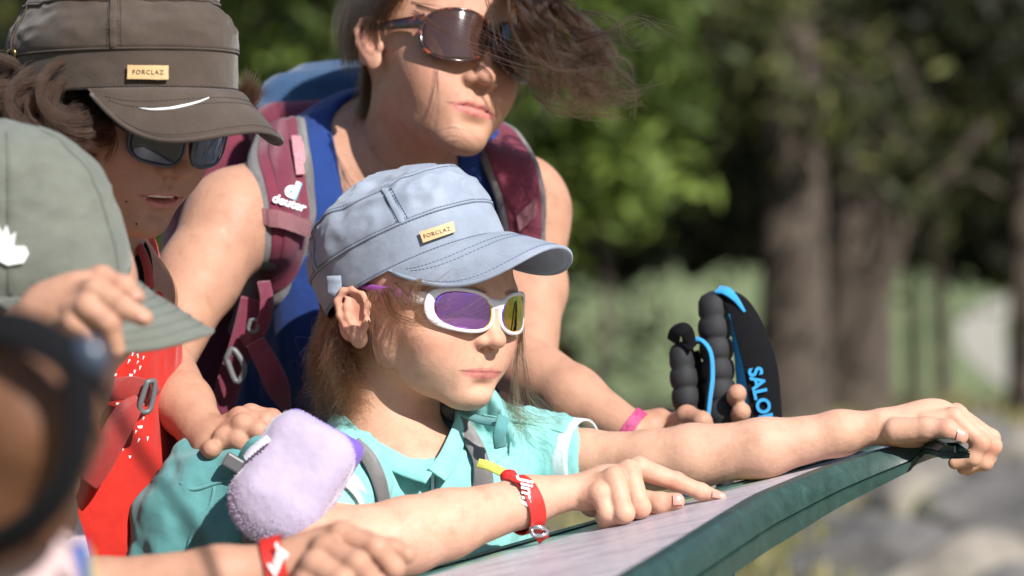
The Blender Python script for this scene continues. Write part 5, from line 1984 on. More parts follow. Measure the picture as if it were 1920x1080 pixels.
# fringe blown over the far half of the face and out to the right in curls
def curls(n, src, mids, end, per, spread, amp, turns, r_=None):
    out = []
    for i in range(n):
        u, t = rng.random(), rng.random()
        pts = [src(t)] + [m(u, t) for m in mids] + [end(u, t)]
        g = spline(pts, 44); tt = np.linspace(0, 1, 44)
        ph = rng.uniform(0, 6.28); f = turns * rng.uniform(.7, 1.3); sg = rng.choice((-1, 1))
        env = amp * rng.uniform(.5, 1.3) * np.clip((tt - .35) / .4, 0, 1)
        g = g + np.stack([env * np.cos(ph + 6.28 * f * tt), env * .7 * np.sin(ph + sg * 6.28 * f * tt), env * np.sin(ph + sg * 6.28 * f * tt)], 1)
        out += locks([g], per, spread, 44, curl=.0008, freq=1.5, jit=.0015, root=.6, tail=1.0)
    return out


S += curls(52, lambda t: HM.w((-3.0 - 4.0 * t, 7.6 - 5 * t, 8.6 - 2 * t)), [lambda u, t: P(960 + 70 * t + rng.normal(0, 7), 5 + rng.normal(0, 8), 2.83 + .05 * t), lambda u, t: P(985 + 85 * u + rng.normal(0, 8), 80 + 40 * rng.random(), 2.85 + .06 * t), lambda u, t: P(1010 + 110 * u + rng.normal(0, 10), 140 + rng.normal(0, 22), 2.86 + .07 * t)],
           lambda u, t: P(1060 + 140 * u + rng.normal(0, 10), 150 + 45 * rng.random(), 2.83 + .06 * t), 14, .0016, .016, 2.1)
S += curls(28, lambda t: HM.w((-2 - 4 * t, 7.5 - 3 * t, 9.5)), [lambda u, t: P(1035 + 30 * u, 15 + rng.normal(0, 8), 2.88), lambda u, t: P(1085 + 40 * u, 75 + rng.normal(0, 10), 2.87), lambda u, t: P(1105 + 50 * u, 140 + rng.normal(0, 12), 2.87), lambda u, t: P(1060 + 110 * u, 180 + rng.normal(0, 8), 2.86)],
           lambda u, t: P(1120 + 80 * u, 192 + rng.normal(0, 8), 2.86), 14, .0016, .015, 2.0)
S += curls(12, lambda t: HM.w((-1 - 5 * t, 8.6 - 4 * t, 9)), [lambda u, t: P(975 + 60 * u, 25, 2.86), lambda u, t: P(990 + 60 * u, 100, 2.85)], lambda u, t: P(1000 + 90 * u, 165 + rng.normal(0, 15), 2.86), 12, .0017, .010, 1.8)
# flying ends and wisps over the glasses
G = [spl((1080, 60, 2.85), (1150, 70, 2.84), (1190, 90, 2.83), (1230, 75, 2.83)), spl((1080, 80, 2.85), (1140, 60, 2.84), (1200, 32, 2.84), (1250, 50, 2.84), (1275, 62, 2.84)),
     spl((1100, 150, 2.85), (1160, 170, 2.84), (1210, 175, 2.84), (1235, 160, 2.84)), spl((1090, 20, 2.85), (1150, 40, 2.84), (1170, 75, 2.83), (1160, 100, 2.83)), spl((1000, 180, 2.86), (1050, 212, 2.85), (1100, 200, 2.85), (1150, 196, 2.85))]
S += locks(G, 14, .0022, 30, curl=.004, freq=1.4, jit=.006)
G = [spl((780, 12, 2.84), (850, 35, 2.80), (910, 65, 2.785), (960, 95, 2.79), (1040, 125, 2.80)), spl((775, 20, 2.84), (840, 60, 2.80), (900, 90, 2.79), (1000, 120, 2.80), (1080, 115, 2.81)),
     spl((770, 5, 2.85), (830, 25, 2.80), (880, 70, 2.79), (905, 110, 2.79)),
     spl((910, -10, 2.80), (925, 40, 2.785), (940, 90, 2.78), (975, 120, 2.79))]
S += locks(G, 7, .0028, 30, curl=.003, freq=1.0, jit=.005)
hair("hair", S, .00026, .00008, H_MUM, mum)

# bracelet
bw, _ = band("bracelet", P(1183, 808, 2.862), P(1200, 818, 2.86) - P(1160, 793, 2.865), .0205, .0215, .011, plain("pink_woven_bracelet", srgb(176, 62, 110), .6, scale=300, var=.4), "pink woven bracelet on the woman's wrist by the poles", "bracelet", None)

# ------------------------------------------------------------------ her backpack
mbag = empty("backpack", P(560, 300, 3.25), "maroon hiking backpack with blue lid on the woman's back", "backpack", "backpacks")
b = Blob(.02)
b.rbox(P(560, 540, 3.32), (.155, .10, .20), .06, axes=np.stack([unit((1, .15, -.12)), unit((-.15, 1, 0)), unit((.12, 0, 1))], 1))
b.rbox(P(425, 400, 3.20), (.035, .07, .10), .03)
me = b.mesh("pack", .006); displace(me, lambda V: .008 * fbm(V * 14, 3))
link("pack", me, M_MAROON, mbag)
b = Blob(.02)
al = np.stack([unit((1, .1, .10)), unit((-.1, 1, 0)), unit((-.10, 0, 1))], 1)
b.rbox(P(662, 190, 3.26), (.105, .13, .030), .026, axes=al)
b.rbox(P(672, 174, 3.28), (.078, .11, .030), .028, axes=al, k=.02)
b.rbox(P(560, 214, 3.18), (.048, .06, .010), .009, axes=al, k=.015)
me = b.mesh("lid", .004); displace(me, lambda V: .004 * fbm(V * 24, 3))
lid = link("lid", me, M_LIDBLUE, mbag)
tube("lid_piping", spline([P(482, 219, 3.13), P(540, 216, 3.11), P(620, 212, 3.11), P(700, 205, 3.11)], 20), .0035, M_LIDBLUE, mbag, 8)
strip("lid_strap", [P(536, 212, 3.10), P(540, 235, 3.08), P(548, 262, 3.06)], [(0, -1, .2)] * 3, .022, .003, M_LIDBLUE, mbag, 16)
strip("lid_strap", [P(565, 212, 3.10), P(562, 235, 3.08), P(556, 262, 3.05)], [(0, -1, .2)] * 3, .016, .003, M_LIDBLUE, mbag, 16)
b = Blob(.02); b.cone(P(520, 245, 3.10), P(690, 232, 3.12), .03, .028)
link("collar_pad", b.mesh("collar_pad", .004), M_MAROON, mbag)

# shoulder straps follow the shoulders and chest
def strap(px, w, th, m, off, name="shoulder_strap", n=60, fallback=2.93):
    p, nn = [], []
    for q in px:
        a, c = on(mt, q[0], q[1], off)
        if a is None:
            a, c = P(q[0], q[1], q[2] if len(q) > 2 else fallback), np.array((0, -1, .4))
        p.append(a); nn.append(unit(c + np.array((0, -.8, .25))))
    return strip(name, p, nn, w, th, m, mbag, n, .4), np.array(p), np.array(nn)


LP = [(532, 248), (524, 300), (522, 350), (528, 410), (520, 470), (506, 530), (484, 590), (462, 640)]
edge, ep, en = strap(LP, [.052, .062, .067, .067, .065, .060, .052, .042], .011, M_EDGE, .006, "strap_edge")
# the padded face: a little narrower, just proud of the pale edge
fp = ep + en * .0045
face = strip("shoulder_strap", fp, en, [.038, .044, .047, .047, .046, .041, .034, .024], .0075, M_MAROON, mbag, 60, .4)
fb = bvh_of(face)
strip("strap_panel", fp + en * .004, en, [.018, .02, .022, .022, .022, .02, .016, .012], .004, M_MAROON_WEB, mbag, 60, .4)
patch("cross_band", fb, [(492, 390), (576, 412), (572, 440), (494, 420)], M_PINKGREY, mbag, .0055, .0025, 12, 5)
patch("mesh_panel", fb, [(548, 262), (562, 262), (568, 330), (552, 332)], plain("pink_mesh", srgb(190, 130, 138), .8, scale=500, var=.4, bscale=900, bump=1), mbag, .0042, .001, 5, 12)
c, nn = on(fb, 536, 384, .006)
if c is not None:
    r_ = P(562, 396, 2.9) - P(506, 378, 2.9); up_ = P(540, 350, 2.9) - P(533, 388, 2.9)
    lw = plain("white_print", srgb(240, 238, 240), .5, bump=0); lb_ = plain("pale_blue_print", srgb(120, 190, 214), .5, bump=0)
    lettering("lettering", "deuter", c, r_, up_, .0118, lw, mbag, thick=.0003, bold=.00035, lift=.0045, bvh=fb)
    c2, _ = on(fb, 541, 361, .006)
    if c2 is None: c2 = c + up_ * .4
    lettering("emblem", "d", c2 + np.array((.0012, -.0001, -.001)), r_, up_, .0225, lb_, mbag, thick=.0003, bold=.0012, lift=.0042, bvh=fb)
    lettering("emblem", "d", c2, r_, up_, .0225, lw, mbag, thick=.0003, bold=.0009, lift=.0052, bvh=fb)
# adjuster webbing, ladder buckle and loose tails below
strip("webbing", [P(494, 528, 2.855), P(500, 560, 2.845), P(496, 600, 2.84), P(478, 632, 2.845), P(455, 640, 2.86)], [(.3, -1, .1)] * 5, .013, .003, M_MAROON_WEB, mbag, 30)
strip("webbing", [P(475, 560, 2.87), P(455, 640, 2.865), P(432, 710, 2.87), P(412, 780, 2.87)], [(.2, -1, .1)] * 4, .024, .003, M_MAROON_WEB, mbag, 30)
strip("webbing", [P(478, 640, 2.84), P(505, 690, 2.83), P(522, 730, 2.83), P(540, 775, 2.85)], [(-.1, -1, .2)] * 4, [.019, .022, .022, .006], .0035, M_MAROON_WEB, mbag, 30)
tube("ladder_buckle", [P(424, 672, 2.845), P(437, 655, 2.845), P(458, 690, 2.845), P(443, 716, 2.845)], .0032, M_GREY_PL, mbag, 8, closed=True, n=28)
tube("strap_ring", [P(470, 600, 2.84), P(484, 602, 2.84), P(480, 622, 2.84), P(466, 618, 2.84)], .0022, M_GREY_PL, mbag, 8, closed=True, n=20)
RP = [(905, 245, 3.06), (932, 266, 3.03), (958, 310, 2.99), (976, 370, 2.985), (982, 430, 2.99), (985, 500, 3.0)]
pr = np.array([P(*q) for q in RP]); pr_n = np.array([unit((.25, -1, .35))] * len(RP))
hits = [on(bvh_of(tank), q[0], q[1], .006) for q in RP]
pr = np.array([h[0] if (h[0] is not None and i > 1) else p for i, (h, p) in enumerate(zip(hits, pr))])
strip("strap_edge", pr, pr_n, [.05, .056, .056, .052, .046, .04], .011, M_EDGE, mbag, 50, .4)
f2 = strip("shoulder_strap", pr + pr_n * .0045, pr_n, [.040, .046, .046, .042, .037, .032], .0075, M_MAROON, mbag, 50, .4)
patch("cross_band", bvh_of(f2), [(965, 405), (1002, 372), (1003, 402), (970, 432)], M_PINKGREY, mbag, .004, .0025, 8, 5)

# ------------------------------------------------------------------ trekking poles held in her hand
M_FOAM = plain("black_foam", (.016, .016, .018), .75, scale=500, bscale=700, bump=.5)
M_SHAFT = plain("blue_anodised_shaft", srgb(30, 110, 190), .25, metal=.6, bump=0)
M_STRAPBLUE = cloth("bright_blue_lining", srgb(60, 160, 220), weave=900)


def pole(label, top, hand, bottom, r, bulges):
    top, hand, bottom = map(np.asarray, (top, hand, bottom))
    root = empty("trekking_pole", bottom, label, "trekking pole", "trekking poles held by the woman")
    ax = unit(hand - top); u = unit(np.cross(ax, (0, 1, 0))); v = np.cross(ax, u)
    L = np.linalg.norm(hand - top)
    prof = [(0, 0.2), (.004, .75), (.010, .98), (.022, 1.02)]
    for i in range(bulges):
        a = .026 + (L - .026) * i / bulges; c = .026 + (L - .026) * (i + 1) / bulges
        prof += [(a, .90)] + [(a + (c - a) * t, .93 + .19 * math.sin(math.pi * t) ** .6) for t in (.12, .3, .5, .7, .88)]
    prof += [(L, .9), (L + .02, .8), (L + .06, .55)]
    A = np.array([[top + ax * s + r * k * (math.cos(x) * u * 1.0 + math.sin(x) * v * 1.1) for s, k in prof] for x in np.linspace(0, 2 * math.pi, 28, endpoint=False)])
    me = grid_mesh("grip", A, True)
    bm = bmesh.new(); bm.from_mesh(me); bmesh.ops.recalc_face_normals(bm, faces=bm.faces); bm.to_mesh(me); bm.free()
    link("grip", me, M_FOAM, root)
    tube("shaft", [hand, bottom], .0075, M_SHAFT, root, 12)
    tube("tip", [bottom, bottom + ax * .05], [.006, .002], M_STEEL, root, 8)
    return root


def topt(t): return P(*t)


tall = pole("taller black foam trekking pole grip with wide lettered strap", P(1336, 546, 2.87), P(1352, 792, 2.86), (P(1420, 1400, 2.84)[0], 2.84, .08), .0148, 5)
short = pole("shorter black foam trekking pole grip with thin blue strap loop", P(1276, 640, 2.865), P(1292, 800, 2.86), (P(1330, 1400, 2.84)[0], 2.86, .06), .0125, 3)
# straps
tp = [P(1350, 552, 2.862), P(1385, 575, 2.85), P(1412, 640, 2.842), P(1428, 700, 2.84), P(1438, 790, 2.84)]
tn = [unit((-.1, -1, .2))] * 5
stp = strip("strap", tp, tn, [.012, .022, .030, .032, .030], .003, M_BLACK_WEB, tall, 40, .3)
strip("strap_lining", [P(1352, 545, 2.872), P(1372, 590, 2.875), P(1384, 660, 2.872), P(1394, 720, 2.87), P(1405, 790, 2.866)], [unit((.6, -1, 0))] * 5, [.012, .010, .010, .016, .022], .002, M_STRAPBLUE, tall, 40, .3)
strip("strap_edge", [P(1345, 543, 2.862), P(1362, 546, 2.856), P(1380, 562, 2.85), P(1396, 585, 2.846)], [unit((.2, -.8, .8))] * 4, [.012, .012, .007, .003], .0025, M_STRAPBLUE, tall, 30, .3)
sb = bvh_of(stp)
c, nn = on(sb, 1426, 742, .001)
if c is not None:
    lettering("lettering", "SALOMON", P(1433, 775, c[1] - .002) , P(1432, 760, 2.8) - P(1416, 690, 2.8), P(1440, 720, 2.8) - P(1400, 729, 2.8), .0185, M_STRAPBLUE, tall, bold=.0006, thick=.0003, lift=.0004)
strip("strap", [P(1262, 640, 2.858), P(1268, 622, 2.85), P(1285, 618, 2.845), P(1292, 640, 2.848), P(1286, 652, 2.85)], [unit((-.3, -1, .3))] * 5, .013, .003, M_BLACK_WEB, short, 30)
strip("strap", [P(1290, 645, 2.855), P(1312, 640, 2.85), P(1330, 662, 2.846), P(1333, 705, 2.845), P(1328, 750, 2.845), P(1322, 800, 2.85)], [unit((.75, -.6, .3))] * 6, .009, .0022, M_BLACK_WEB, short, 40)
strip("strap_lining", [P(1291, 642, 2.853), P(1313, 637, 2.848), P(1332, 660, 2.843), P(1336, 705, 2.842), P(1331, 750, 2.842), P(1325, 800, 2.847)], [unit((.75, -.6, .3))] * 6, .006, .002, M_STRAPBLUE, short, 40)
strip("strap", [P(1298, 660, 2.862), P(1308, 700, 2.864), P(1316, 760, 2.862), P(1318, 800, 2.86)], [unit((.2, -1, .1))] * 4, .013, .0025, M_BLACK_WEB, short, 24)
# ------------------------------------------------------------------ the boy in the brown cap
boy = empty("person", (P(190, 1080, 2.74)[0], 2.74, 0), "curly haired boy in a red shirt and dark glasses, lips parted, in the brown cap", "person", "family at the information board")
AB = head_axes(41, 22, 1)
HB = Head(P(342, 232, 2.56) - AB[:, 1] * .088, AB, .98, fz=.97, nose=.92, full=1.06, cr=.76)
b = Blob(.01)
HB.build(b, mouth=.34, smile=.12)
HB.ear(b, 1, flare=26, size=.95); HB.ear(b, -1, flare=20)
b.fr = (np.eye(3), np.zeros(3), 1.0)
b.cone(HB.w((0, -2.5, -5)), P(175, 480, 2.72), .044, .048, k=.02)
b.ell(P(150, 560, 2.75), (.09, .07, .06), k=.03)
bp = [b.mesh("body", .0017)]
nh = len(bp[0].vertices)
b = Blob(.02)
b.chain([P(40, 600, 2.66), P(20, 760, 2.62), P(90, 900, 2.56)], [.037, .033, .028])
bp.append(b.mesh("arm", .004))
me = join("body", bp); HB.paint(me)
ml = np.zeros(len(me.vertices), np.float32); me.attributes['mouthline'].data.foreach_get('value', ml); ml[nh:] = 0; me.attributes['mouthline'].data.foreach_set('value', ml)
l32 = np.zeros(len(me.vertices), np.float32); me.attributes["lip"].data.foreach_get("value", l32); l32[nh:] = 0; me.attributes["lip"].data.foreach_set("value", l32)
boy_o = link("body", me, SKIN_BOY, boy)
b_b = bvh_of(boy_o)
for i in range(4):
    x = (i - 1.5) * .80
    box("tooth", HB.w((x, 8.75 - .07 * x * x, -6.82)), (AB[:, 0] + AB[:, 1] * -.1 * x, AB[:, 1], AB[:, 2]), (.0078, .003, .0050), M_TEETH, boy, .0012)
add_brow("eyebrows", HB, b_b, H_BROW, boy)
M_MOLE = plain("mole", srgb(84, 50, 40), .6, bump=0)
for q in ((176, 267), (237, 378), (256, 420)):
    p_, n_ = on(b_b, q[0], q[1], .0)
    if p_ is not None:
        mo = Blob(.001); mo.ell(p_, (.0011, .0011, .0011)); link("mole", mo.mesh("mole", .0004), M_MOLE, boy)
# cap
cbc = P(232, 178, HB.w((0, -.6, 4))[1] - .005)
CB = Cap(cbc, tilt_axes(head_axes(41, 0, 0), 0, 1), 1.0, 8.8, 11.0, 3.4, 8.9, seed=9.7, taper=.03, lean=-.1, dome=2.0, disc=.78, wr=1.2)
cap2 = empty("cap", CB.w((0, 0, 0)), "worn brown cotton cap with tan leather patch on the curly haired boy", "cap", "caps worn by the children")
cb_crown = CB.crown("crown", M_CAP_BROWN, cap2)
cb_brim = CB.brim("brim", M_CAP_BROWN, cap2, L=5.6, droop=.66, arch=3.6, th_max=R(66))
cadet_details(CB, cap2, M_CAP_BROWN, M_THREAD_BROWN, cb_brim, cb_crown)
cb_b = bvh_of(cb_crown)
lab = patch("patch", cb_b, [(241, 122), (314, 123), (314, 149), (240, 148)], M_LEATHER, cap2, .0028, .0016)
c, nn = on(cb_b, 278, 136, .003)
lettering("lettering", "FORCLAZ", c, P(320, 136, 2.6) - P(240, 136, 2.6), (0, 0, 1), .0052, M_PRINT, cap2, thick=.0002, space=1.2, bvh=bvh_of(lab), lift=.0003)
p_, n_ = surf_path(bvh_of(cb_brim), [(262, 203), (285, 206), (320, 204), (350, 198), (372, 192), (392, 184)], .0006)
if len(p_) > 2: tube("paint_scrape", p_, [.0004, .0012, .0013, .0010, .0004], M_WHITE_THREAD, cap2, 6, n=24)
p_, n_ = surf_path(cb_b, [(20, 120), (20, 98), (27, 92), (32, 98), (31, 124)], .002)
if len(p_) > 2: tube("eyelet", p_, .0016, plain("brass", (.25, .18, .08), .35, metal=1), cap2, 8, n=20)
# sunglasses
ol2 = superell(2.55, 1.75, 3.0, skew=.05)
sunglasses("sunglasses", HB, "black sunglasses with dark mirror lenses half hidden under the brown cap", None, -1.5, 3.2, ol2, 11.0, 10.5,
           lambda x, y: (.36 + .2 * max(0, y), .2), M_NAVY_PL, M_LENS_DARK, M_NAVY_PL, tilt=.08, bridge=(.65, .7, (.4, .3)), tz=1.1, temple_r=(.75, .2))
# curls
S = []
for i in range(64):
    q = (rng.uniform(-5, 180), rng.uniform(150, 225)); d = 2.515 + rng.uniform(0, .05) + (.03 if q[0] < 40 else 0)
    r_ = rng.uniform(.016, .03); tt = np.linspace(0, 1, 44); ph = rng.uniform(0, 6.28); turns = rng.uniform(1.0, 2.0); sgn = rng.choice((-1, 1))
    dn = rng.uniform(.02, .05); c0 = P(q[0], q[1], d)
    base = np.stack([c0[0] + r_ * np.cos(ph + sgn * turns * 6.28 * tt) * (1 - .3 * tt), c0[1] + r_ * .6 * np.sin(ph + sgn * turns * 6.28 * tt + .8), c0[2] + r_ * .9 * np.sin(ph + sgn * turns * 6.28 * tt) * (1 - .2 * tt) - dn * tt], 1)
    for k in range(70):
        o = rng.normal(0, .0021, 3); sc = rng.normal(0, .0012, 3)
        S.append((base + o + np.outer(tt, sc) + rng.normal(0, .0007, 3) * np.sin(tt * 9 + k)[:, None])[:int(44 * rng.uniform(.6, 1))])
for i in range(22):
    q = (rng.uniform(426, 452), rng.uniform(150, 192)); d = 2.655; tt = np.linspace(0, 1, 24)
    c0 = P(q[0], q[1], d); a = rng.uniform(-.3, .9); L = rng.uniform(.012, .024)
    base = c0 + np.outer(tt, (math.cos(a) * L, 0, math.sin(a) * L * .6)) + np.outer(np.sin(tt * 3.5), (0.002, 0, -.012)) * .8
    for k in range(26): S.append(base + rng.normal(0, .0016, 3) + np.outer(tt, rng.normal(0, .002, 3)))
for i in range(60):      # hair under the cap round to the nape
    t = i / 59; a = HB.w((6.8 - 3 * t, -2 - 6.5 * t, 3.0)); S += locks([[a, HB.w((7.2 - 3 * t, -2.6 - 7 * t, -.5)), HB.w((6.8 - 3 * t, -2 - 7 * t, -4.0 + rng.normal(0, .6)))]], 40, .004, 18, curl=.006, freq=2.5)
hair("hair", S, .00015, .00006, H_BOY, boy)

# red shirt
b = Blob(.03)
b.ell(P(175, 880, 2.74), (.075, .10, .20), k=.05)
b.ell(P(165, 1160, 2.76), (.085, .11, .20), k=.05)
b.cone(P(185, 500, 2.76), P(190, 620, 2.74), .055, .072, k=.04)
b.cone(P(150, 560, 2.74), P(40, 620, 2.66), .05, .047, k=.03)
b.cone(P(232, 600, 2.80), P(215, 800, 2.76), .030, .045, k=.04)
me = b.mesh("shirt", .0035)
displace(me, lambda V: .0045 * fbm(V * np.array((30, 24, 16)) + 5, 3) - .004 * np.abs(fbm(V * np.array((40, 30, 20)) + 1, 2)))
bs = link("shirt", me, M_RED, boy)
bsb = bvh_of(bs)
bq = P(165, 1250, 2.78)
legs(boy, bq + np.array((-.06, 0, 0)), bq + np.array((.06, 0, 0)), (bq[0] - .07, 2.76, 0), (bq[0] + .07, 2.86, 0), .085, M_TROUSER, M_SHOE)
# printed flecks
V, F = [], []
fl_ = [(218, 676, 12, 6, .2), (241, 678, 5, 12, .4), (248, 664, 6, 11, .2), (258, 668, 5, 12, -.2), (262, 690, 5, 11, .2), (252, 697, 6, 9, .1), (215, 703, 11, 7, .1), (245, 704, 10, 8, .1), (262, 712, 6, 10, -.1), (257, 680, 4, 10, .5), (268, 672, 4, 12, .2),
       (184, 772, 10, 8, .7), (182, 790, 6, 8, .2), (222, 758, 16, 7, .2), (246, 768, 9, 8, .6), (244, 798, 8, 12, .3), (262, 801, 14, 7, -.1), (254, 810, 5, 9, .2), (235, 812, 5, 10, .3), (259, 826, 5, 11, .4), (276, 823, 5, 12, .1), (216, 827, 6, 11, .2),
       (210, 849, 6, 9, .05), (219, 846, 5, 8, .1), (230, 844, 4, 6, .1), (243, 857, 7, 7, .1), (252, 780, 9, 6, .7), (268, 785, 5, 8, .2)]
for x, y, w, h_, a in fl_:
    w, h_ = w * .72, h_ * .78
    ca, sa = math.cos(a), math.sin(a); o_ = len(V); ok = True
    for dx, dy in ((-w / 2, -h_ / 2), (w / 2, -h_ / 2), (w / 2 - 2, h_ / 2), (-w / 2 + 1, h_ / 2 - 1)):
        p_, n_ = on(bsb, x + ca * dx - sa * dy, y + sa * dx + ca * dy, .0006)
        if p_ is None: ok = False; break
        V.append(p_)
    if ok and len(V) == o_ + 4: F.append((o_, o_ + 1, o_ + 2, o_ + 3))
    else: V = V[:o_]
pr_ = link("print", mesh_np("print", np.array(V), np.array(F)), M_WHITE_THREAD, boy, smooth=False)

# his pack straps
bpk = empty("backpack", P(60, 640, 2.95), "black and red backpack worn by the boy in the brown cap, chest strap buckled", "backpack", "backpacks")
b = Blob(.02); b.rbox(P(20, 760, 2.98), (.12, .10, .20), .05); link("bag", b.mesh("bag", .006), M_BLACK_WEB, bpk)
strip("shoulder_strap", [P(226, 436, 2.72), P(250, 462, 2.70), P(264, 500, 2.69), P(271, 560, 2.685), P(276, 640, 2.685), P(277, 722, 2.69)], [unit((.5, -1, .3))] * 6, [.026, .026, .022, .014, .008, .007], .006, M_BLACK_WEB, bpk, 50)
strip("strap_piping", [P(246, 446, 2.71), P(263, 466, 2.69), P(276, 500, 2.68), P(281, 540, 2.68)], [unit((.5, -1, .3))] * 4, .008, .005, M_RED_WEB, bpk, 40)
strip("chest_strap", [P(186, 736, 2.635), P(215, 730, 2.625), P(250, 728, 2.625), P(274, 738, 2.635), P(286, 746, 2.655)], [(0.1, -1, 0)] * 5, [.019, .020, .021, .021, .020], .003, M_RED_WEB, bpk, 40)
strip("strap_tail", [P(262, 750, 2.624), P(240, 772, 2.618), P(215, 815, 2.615), P(185, 870, 2.615), P(163, 905, 2.618)], [(-.1, -1, .1)] * 5, [.012, .022, .024, .024, .021], .003, M_RED_WEB, bpk, 40)
tube("slide_buckle", [P(276, 716, 2.62), P(290, 718, 2.625), P(281, 768, 2.625), P(262, 766, 2.62)], .0026, M_GREY_PL, bpk, 8, closed=True, n=30)
box("clasp", P(181, 742, 2.625), ((1, 0, .05), (0, 1, 0), (-.05, 0, 1)), (.014, .010, .024), M_GREY_PL, bpk, .003)
box("clasp", P(158, 790, 2.64), ((1, 0, -.2), (0, 1, 0), (.2, 0, 1)), (.022, .008, .014), M_GREY_PL, bpk, .003)
strip("shoulder_strap", [P(150, 600, 2.66), P(165, 700, 2.65), P(168, 780, 2.65), P(150, 880, 2.65)], [(0, -1, 0)] * 4, .03, .008, M_BLACK_WEB, bpk, 30)
# ------------------------------------------------------------------ the child in the sage cap
kid = empty("person", (P(20, 1080, 2.35)[0], 2.35, 0), "child in the sage cap, one hand at its brim, the other below", "person", "family at the information board")
AK = head_axes(26, 22, 8)
CK = Cap(P(12, 520, 2.34), tilt_axes(head_axes(24, 0, 0), -6, 9), 1.0, 8.0, 10.0, 3.0, 9.0, seed=5.5, lean=0, dome=3.4, ball=True, wr=.7)
HK = Head(P(40, 600, 2.36), AK, .93, fz=.84, nose=.7, full=1.05)
b = Blob(.01)
HK.build(b)
HK.ear(b, 1); HK.ear(b, -1)
b.fr = (np.eye(3), np.zeros(3), 1.0)
b.cone(HK.w((0, -2.2, -5)), P(-30, 880, 2.42), .044, .047, k=.02)
b.ell(P(-60, 960, 2.45), (.09, .07, .06), k=.03)
kp = [b.mesh("body", .0025)]; nh = len(kp[0].vertices)
b = Blob(.012)
b.chain([P(-150, 880, 2.30), P(-40, 740, 2.17), P(45, 612, 2.15)], [.030, .025, .0175])
b.ell(P(95, 580, 2.135), (.024, .014, .021), axes=np.stack([unit((1, 0, .45)), (0, 1, 0), unit((-.45, 0, 1))], 1), k=.012)
b.ell(P(150, 565, 2.13), (.022, .013, .022), k=.012)
finger(b, [P(140, 535, 2.14), P(190, 522, 2.135), P(232, 538, 2.125), P(256, 556, 2.125)], [.0088, .0090, .0078, .0062])
finger(b, [P(140, 555, 2.125), P(178, 545, 2.115), P(232, 576, 2.105), P(270, 596, 2.105)], [.0088, .0092, .0080, .0064])
finger(b, [P(135, 580, 2.12), P(165, 575, 2.11), P(205, 604, 2.105), P(219, 655, 2.11)], [.0088, .0090, .0078, .0062])
finger(b, [P(120, 600, 2.125), P(140, 605, 2.115), P(172, 628, 2.115), P(190, 662, 2.125)], [.008, .0082, .007, .0058])
finger(b, [P(100, 620, 2.15), P(140, 640, 2.16), P(185, 630, 2.17)], [.0105, .0095, .0078])
kp.append(b.mesh("arm", .0018))
b = Blob(.012)
b.chain([P(-40, 1164, 2.24), P(180, 1119, 2.23), P(411, 1084, 2.22), P(525, 1064, 2.22)], [.030, .0275, .0225, .0185])
b.ell(P(590, 1044, 2.22), (.026, .020, .020), k=.012)
b.ell(P(640, 1029, 2.22), (.020, .020, .020), k=.012)
finger(b, [P(610, 1014, 2.22), P(640, 1004, 2.21), P(705, 1028, 2.195), P(738, 1064, 2.20), P(715, 1084, 2.215)], [.0098, .0102, .0092, .0080, .0066])
finger(b, [P(600, 1029, 2.205), P(610, 1029, 2.195), P(670, 1056, 2.175), P(705, 1096, 2.18), P(690, 1114, 2.20)], [.0098, .0102, .0092, .0080, .0066])
finger(b, [P(585, 1054, 2.195), P(590, 1059, 2.185), P(640, 1089, 2.17), P(660, 1119, 2.175)], [.0095, .0098, .0088, .0078])
finger(b, [P(570, 1079, 2.195), P(575, 1089, 2.185), P(610, 1114, 2.175), P(625, 1139, 2.18)], [.009, .009, .008, .007])
finger(b, [P(600, 1014, 2.235), P(680, 1019, 2.245), P(735, 1032, 2.24), P(762, 1040, 2.235)], [.0108, .0098, .0088, .0074])
kp.append(b.mesh("arm", .0018))
me = join("body", kp); HK.paint(me)
ml = np.zeros(len(me.vertices), np.float32); me.attributes['mouthline'].data.foreach_get('value', ml); ml[nh:] = 0; me.attributes['mouthline'].data.foreach_set('value', ml)
l32 = np.zeros(len(me.vertices), np.float32); me.attributes["lip"].data.foreach_get("value", l32); l32[nh:] = 0; me.attributes["lip"].data.foreach_set("value", l32)
kb_o = link("body", me, SKIN_MUM, kid)
kbv = bvh_of(kb_o)
for c_ in ([(244, 547), (258, 549), (259, 560), (246, 561)], [(260, 588), (274, 592), (273, 601), (259, 598)]):
    patch("finger_nail", kbv, c_, NAIL, kid, .0006, .001, 6, 6)
S = []
for i in range(50):
    t = i / 49; a = HK.w((7.2 - 3 * t, -1 - 7.5 * t, 2.5)); S += locks([[a, HK.w((7.6 - 3 * t, -1.4 - 8 * t, -.5)), HK.w((7.0 - 3 * t, -1 - 8 * t, -4.0))]], 30, .004, 14, curl=.002)
hair("hair", S, .00012, .00005, H_BOY, kid)
b = Blob(.03)
b.ell(P(-70, 1160, 2.48), (.11, .10, .17), k=.04); b.cone(P(-40, 940, 2.45), P(-150, 900, 2.32), .05, .045); b.cone(P(-40, 960, 2.5), P(-60, 1150, 2.28), .05, .045)
M_SHIRT_W = cloth("pale_pink_jersey", srgb(206, 178, 176), weave=2000)
link("shirt", b.mesh("shirt", .004), M_SHIRT_W, kid)
kq = P(-70, 1350, 2.5)
legs(kid, kq + np.array((-.05, 0, .0)), kq + np.array((.05, 0, .0)), (kq[0] - .06, 2.48, 0), (kq[0] + .06, 2.58, 0), .075, M_TROUSER, M_SHOE)
cap3 = empty("cap", CK.w((0, 0, 0)), "sage grey baseball cap with a white stitched emblem, a hand on its brim", "cap", "caps worn by the children")
ck_crown = CK.crown("crown", M_CAP_SAGE, cap3)
ck_brim = CK.brim("brim", M_CAP_SAGE, cap3, L=7.6, droop=.34, arch=2.6, th_max=R(68))
S = []
